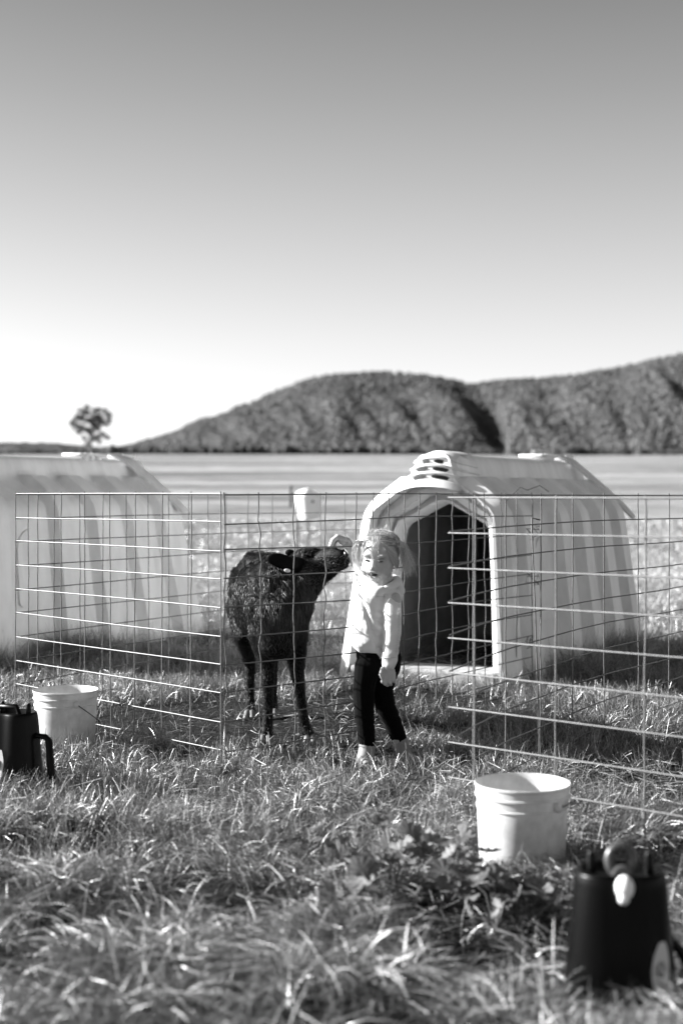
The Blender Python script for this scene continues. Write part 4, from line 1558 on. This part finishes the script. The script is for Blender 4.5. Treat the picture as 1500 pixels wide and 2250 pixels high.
def wedge(n, d0, d1, margin, pw=1.0):
    y = d0 + (d1 - d0) * R.random(n * 2) ** pw
    half = 0.25 * y + margin
    hm = 0.25 * d1 + margin
    keep = R.random(n * 2) < half / hm
    y = y[keep][:n]
    x = R.uniform(-1, 1, len(y)) * (0.25 * y + margin)
    return x, y


def build_grass():
    parts = []
    # foreground: long, tangled
    x, y = wedge(260000, 1.9, 4.7, 0.5)
    ln = fbm(x * 1.7, y * 1.7, 3)
    keep = (R.random(len(x)) < np.clip(6.0 * (fbm(x * 4.5 + 9, y * 4.5, 3) - 0.42), 0.04, 1)) & (R.random(len(x)) > mud(x, y) * 0.93)
    keep &= R.random(len(x)) > hollow(x, y)
    x, y, ln = x[keep], y[keep], ln[keep]
    far = np.clip((y - 3.4) / 1.0, 0, 1)
    h = (0.045 + 0.095 * ln * (1 - 0.5 * far)) * R.uniform(0.5, 1.6, len(x))
    lean = np.clip(R.normal(0.95, 0.42, len(x)), 0.05, 1.5) * (1 - 0.25 * far)
    tone = (0.06 + 1.15 * R.random(len(x)) ** 2.2) * np.clip(0.05 + 1.9 * fbm(x * 4, y * 4 + 8, 3), 0.15, 2)
    parts.append(blades(x, y, h, (0.0012 + 0.0048 * R.random(len(x)) ** 3) * (1 - 0.2 * far), lean, tone, 0.28, 5))
    # middle: dense short sward around the pens
    x, y = wedge(380000, 4.1, 9.3, 0.7)
    ok = ~in_hutch(x, y, -0.02) & (R.random(len(x)) > mud(x, y) * 0.96)
    ok &= R.random(len(x)) < np.clip(3.6 * (fbm(x * 5 + 2, y * 5, 3) - 0.33), 0.08, 1)
    x, y = x[ok], y[ok]
    e = hutch_edge(x, y)
    ln = fbm(x * 2.4, y * 2.4, 3)
    ft = np.exp(-(((x - 0.17) / 0.30) ** 2 + ((y - 5.52) / 0.20) ** 2))
    h = (0.046 + 0.072 * ln ** 1.3 + 0.11 * e + 0.05 * ft) * R.uniform(0.5, 1.5, len(x))
    lean = np.clip(R.normal(0.45, 0.3, len(x)), 0.0, 1.3)
    tone = (0.08 + 1.15 * R.random(len(x)) ** 2.0) * np.clip(0.2 + 1.6 * fbm(x * 3, y * 3 + 8, 3), 0.2, 2)
    parts.append(blades(x, y, h, (0.0014 + 0.0026 * R.random(len(x)) ** 2), lean, tone, 0.2, 4))
    # towards the paddock: coarser tufts
    x, y = wedge(120000, 9.0, 34, 2.0, 1.5)
    ok = ~in_hutch(x, y, 0)
    x, y = x[ok], y[ok]
    e = hutch_edge(x, y)
    s = np.clip(y / 12, 0.8, 3)
    h = (0.05 + 0.07 * fbm(x * 0.9, y * 0.9, 3) + 0.07 * e) * R.uniform(0.5, 1.5, len(x))
    tone = R.uniform(0.5, 1.0, len(x)) * (0.45 + 1.1 * fbm(x * 0.25, y * 0.9, 3))
    parts.append(blades(x, y, h, 0.0045 * s, np.clip(R.normal(0.5, 0.3, len(x)), 0, 1.3), tone, 0.2, 3))
    V = []; Q = []; T = []; o = 0
    for v_, q_, t_ in parts:
        V.append(v_); Q.append(q_ + o); T.append(t_); o += len(v_)
    tag(link('grass', np_mesh('grass', np.concatenate(V), np.concatenate(Q), attr=np.concatenate(T)), M_grass),
        'tangled pasture grass covering the ground', 'grass', kind='stuff')
    # straw and dry stalks
    xs = []; ys = []; hs = []; zz = []
    def sc(n, fx, fy, l0, l1, zoff):
        a, b = fx(n), fy(n)
        xs.append(a); ys.append(b); hs.append(R.uniform(l0, l1, n)); zz.append(np.full(n, zoff))
    # bedding in and before the right hutch
    n = 2600
    u = R.uniform(-0.42, 0.42, n); v = R.uniform(-0.25, 2.2, n)
    xs.append(H2C[0] + HW[0] * u + HA[0] * v); ys.append(H2C[1] + HW[1] * u + HA[1] * v); hs.append(R.uniform(0.05, 0.16, n)); zz.append(np.where(v > 0.1, 0.06, 0.01))
    sc(600, lambda n: R.normal(0.0, 0.45, n), lambda n: R.normal(6.7, 0.35, n), 0.03, 0.12, 0.01)
    sc(500, lambda n: R.normal(-0.35, 0.5, n), lambda n: R.normal(6.25, 0.28, n), 0.02, 0.08, 0.006)
    sc(900, lambda n: R.normal(1.35, 0.35, n), lambda n: R.normal(4.95, 0.28, n), 0.04, 0.14, 0.01)
    n = 2600
    x, y = wedge(n, 2.2, 5.4, 0.4)
    xs.append(x); ys.append(y); hs.append(R.uniform(0.04, 0.17, len(x))); zz.append(R.uniform(0.01, 0.06, len(x)))
    x = np.concatenate(xs); y = np.concatenate(ys); L = np.concatenate(hs); zo = np.concatenate(zz)
    n = len(x)
    th = R.uniform(0, 2 * math.pi, n)
    tt = np.linspace(-0.5, 0.5, 4)[None, :]
    bend = R.normal(0, 0.12, (n, 1))
    PX_ = x[:, None] + np.cos(th)[:, None] * L[:, None] * tt - np.sin(th)[:, None] * bend * L[:, None] * (tt ** 2)
    PY_ = y[:, None] + np.sin(th)[:, None] * L[:, None] * tt + np.cos(th)[:, None] * bend * L[:, None] * (tt ** 2)
    PZ_ = ground_z(x, y)[:, None] + zo[:, None] + R.uniform(0.0, 0.02, (n, 1)) + L[:, None] * tt * R.normal(0, 0.18, (n, 1))
    V, Q, T = ribbons(np.stack([PX_, PY_, PZ_], -1), R.uniform(0.0022, 0.0048, n), R.random(n) ** 2 * 0.85 + 0.12, face=(0, 0, 1))
    tag(link('straw', np_mesh('straw', V, Q, attr=T), M_straw), 'loose dry straw scattered over mud and grass', 'straw', kind='stuff')


def build_weeds():
    # lobed mallow leaves on long stalks
    spots = [(728, 1880, 3.95, 5, 'small mallow weed with one upright leaf left of the others'), (758, 2000, 3.50, 6, 'mallow weed low in the grass nearest the camera on the left'),
             (860, 1925, 3.80, 14, 'broad mallow weed in the middle of the row'), (1000, 1945, 3.72, 18, 'largest mallow weed just left of the near pail'),
             (1090, 1985, 3.55, 11, 'mallow weed in shade between pail and black unit')]
    for px, py, d, n, lab in spots:
        b = P(px, py, d)
        gz = float(ground_z(b.x, b.y))
        t = tag(empty('mallow_weed', (b.x, b.y, gz)), lab, 'weed', 'mallow weeds in the foreground')
        bl = bmesh.new(); bs = bmesh.new()
        for i in range(n):
            a = random.uniform(0, 2 * math.pi); ro = random.uniform(0.02, 0.11) * (0.6 + n / 22); hgt = random.uniform(0.06, 0.15) * (0.8 + n / 36)
            c = Vector((ro * math.cos(a), ro * math.sin(a) * 0.8, hgt))
            add_tube(bs, [(0, 0, -0.01), Vector((c.x * 0.35, c.y * 0.35, hgt * 0.7)), c], [0.0022, 0.0018, 0.0014], 5)
            r = random.uniform(0.028, 0.052)
            q = Quaternion((random.uniform(-1, 1), random.uniform(-1, 1), 0.0), random.uniform(0.2, 1.15))
            q = q @ Quaternion((0, 0, 1), random.uniform(0, 6.28))
            cv = bl.verts.new(c)
            ring = []
            m_ = 30
            for k in range(m_ + 1):
                th = math.radians(-150 + 300 * k / m_)
                lob = 0.90 + 0.10 * math.cos(5 * th * 1.2)
                rr = r * lob
                ple = 0.10 * r * math.cos(5 * th * 1.2 * 2)
                p = Vector((rr * math.cos(th), rr * math.sin(th), ple + 0.25 * r))
                mid = bl.verts.new(c + q @ Vector((p.x * 0.5, p.y * 0.5, ple * 0.5 + 0.05 * r)))
                ring.append((mid, bl.verts.new(c + q @ p)))
            for (m0, e0), (m1, e1) in zip(ring[:-1], ring[1:]):
                bl.faces.new((cv, m0, m1)); bl.faces.new((m0, e0, e1, m1))
        bm_obj('foliage', bl, M_leaf, t)
        bm_obj('stem', bs, M_stem, t)


# ------------------------------------------------------------------ assemble
build_ground()
build_hills()
build_far_things()
build_hutches()
build_pens()
lp = P(139, 1650, 5.8)
make_pail((lp.x, 5.85, float(ground_z(lp.x, 5.85)) - 0.01), math.radians(-60), 'white plastic pail inside the wire pen at the left beside the black unit', (-1.0, 0.10), 0.268, 0.245)
rp = P(1150, 1905, 3.95)
make_pail((rp.x, 3.98, float(ground_z(rp.x, 3.98)) - 0.026), math.radians(-50), 'larger looking white plastic pail standing near the camera on the right', (-0.95, -0.005), 0.268, 0.262)
u0 = P(1358, 2225, 2.95)
ut, ub = make_unit((u0.x, 2.93, float(ground_z(u0.x, 2.93)) - 0.015), math.radians(-4), 'black plastic unit with white knob and sticker at the lower right', 1.03)
unit_sticker(ut)
u1 = P(30, 1725, 5.05)
ut, ub = make_unit((u1.x, 5.05, float(ground_z(u1.x, 5.05)) - 0.01), math.radians(-24), 'black plastic unit cut by the left edge in front of the pail', 0.98, False)
unit_sticker(ut, -0.07)
build_trough()
build_calf()
build_girl()
build_grass()
build_weeds()
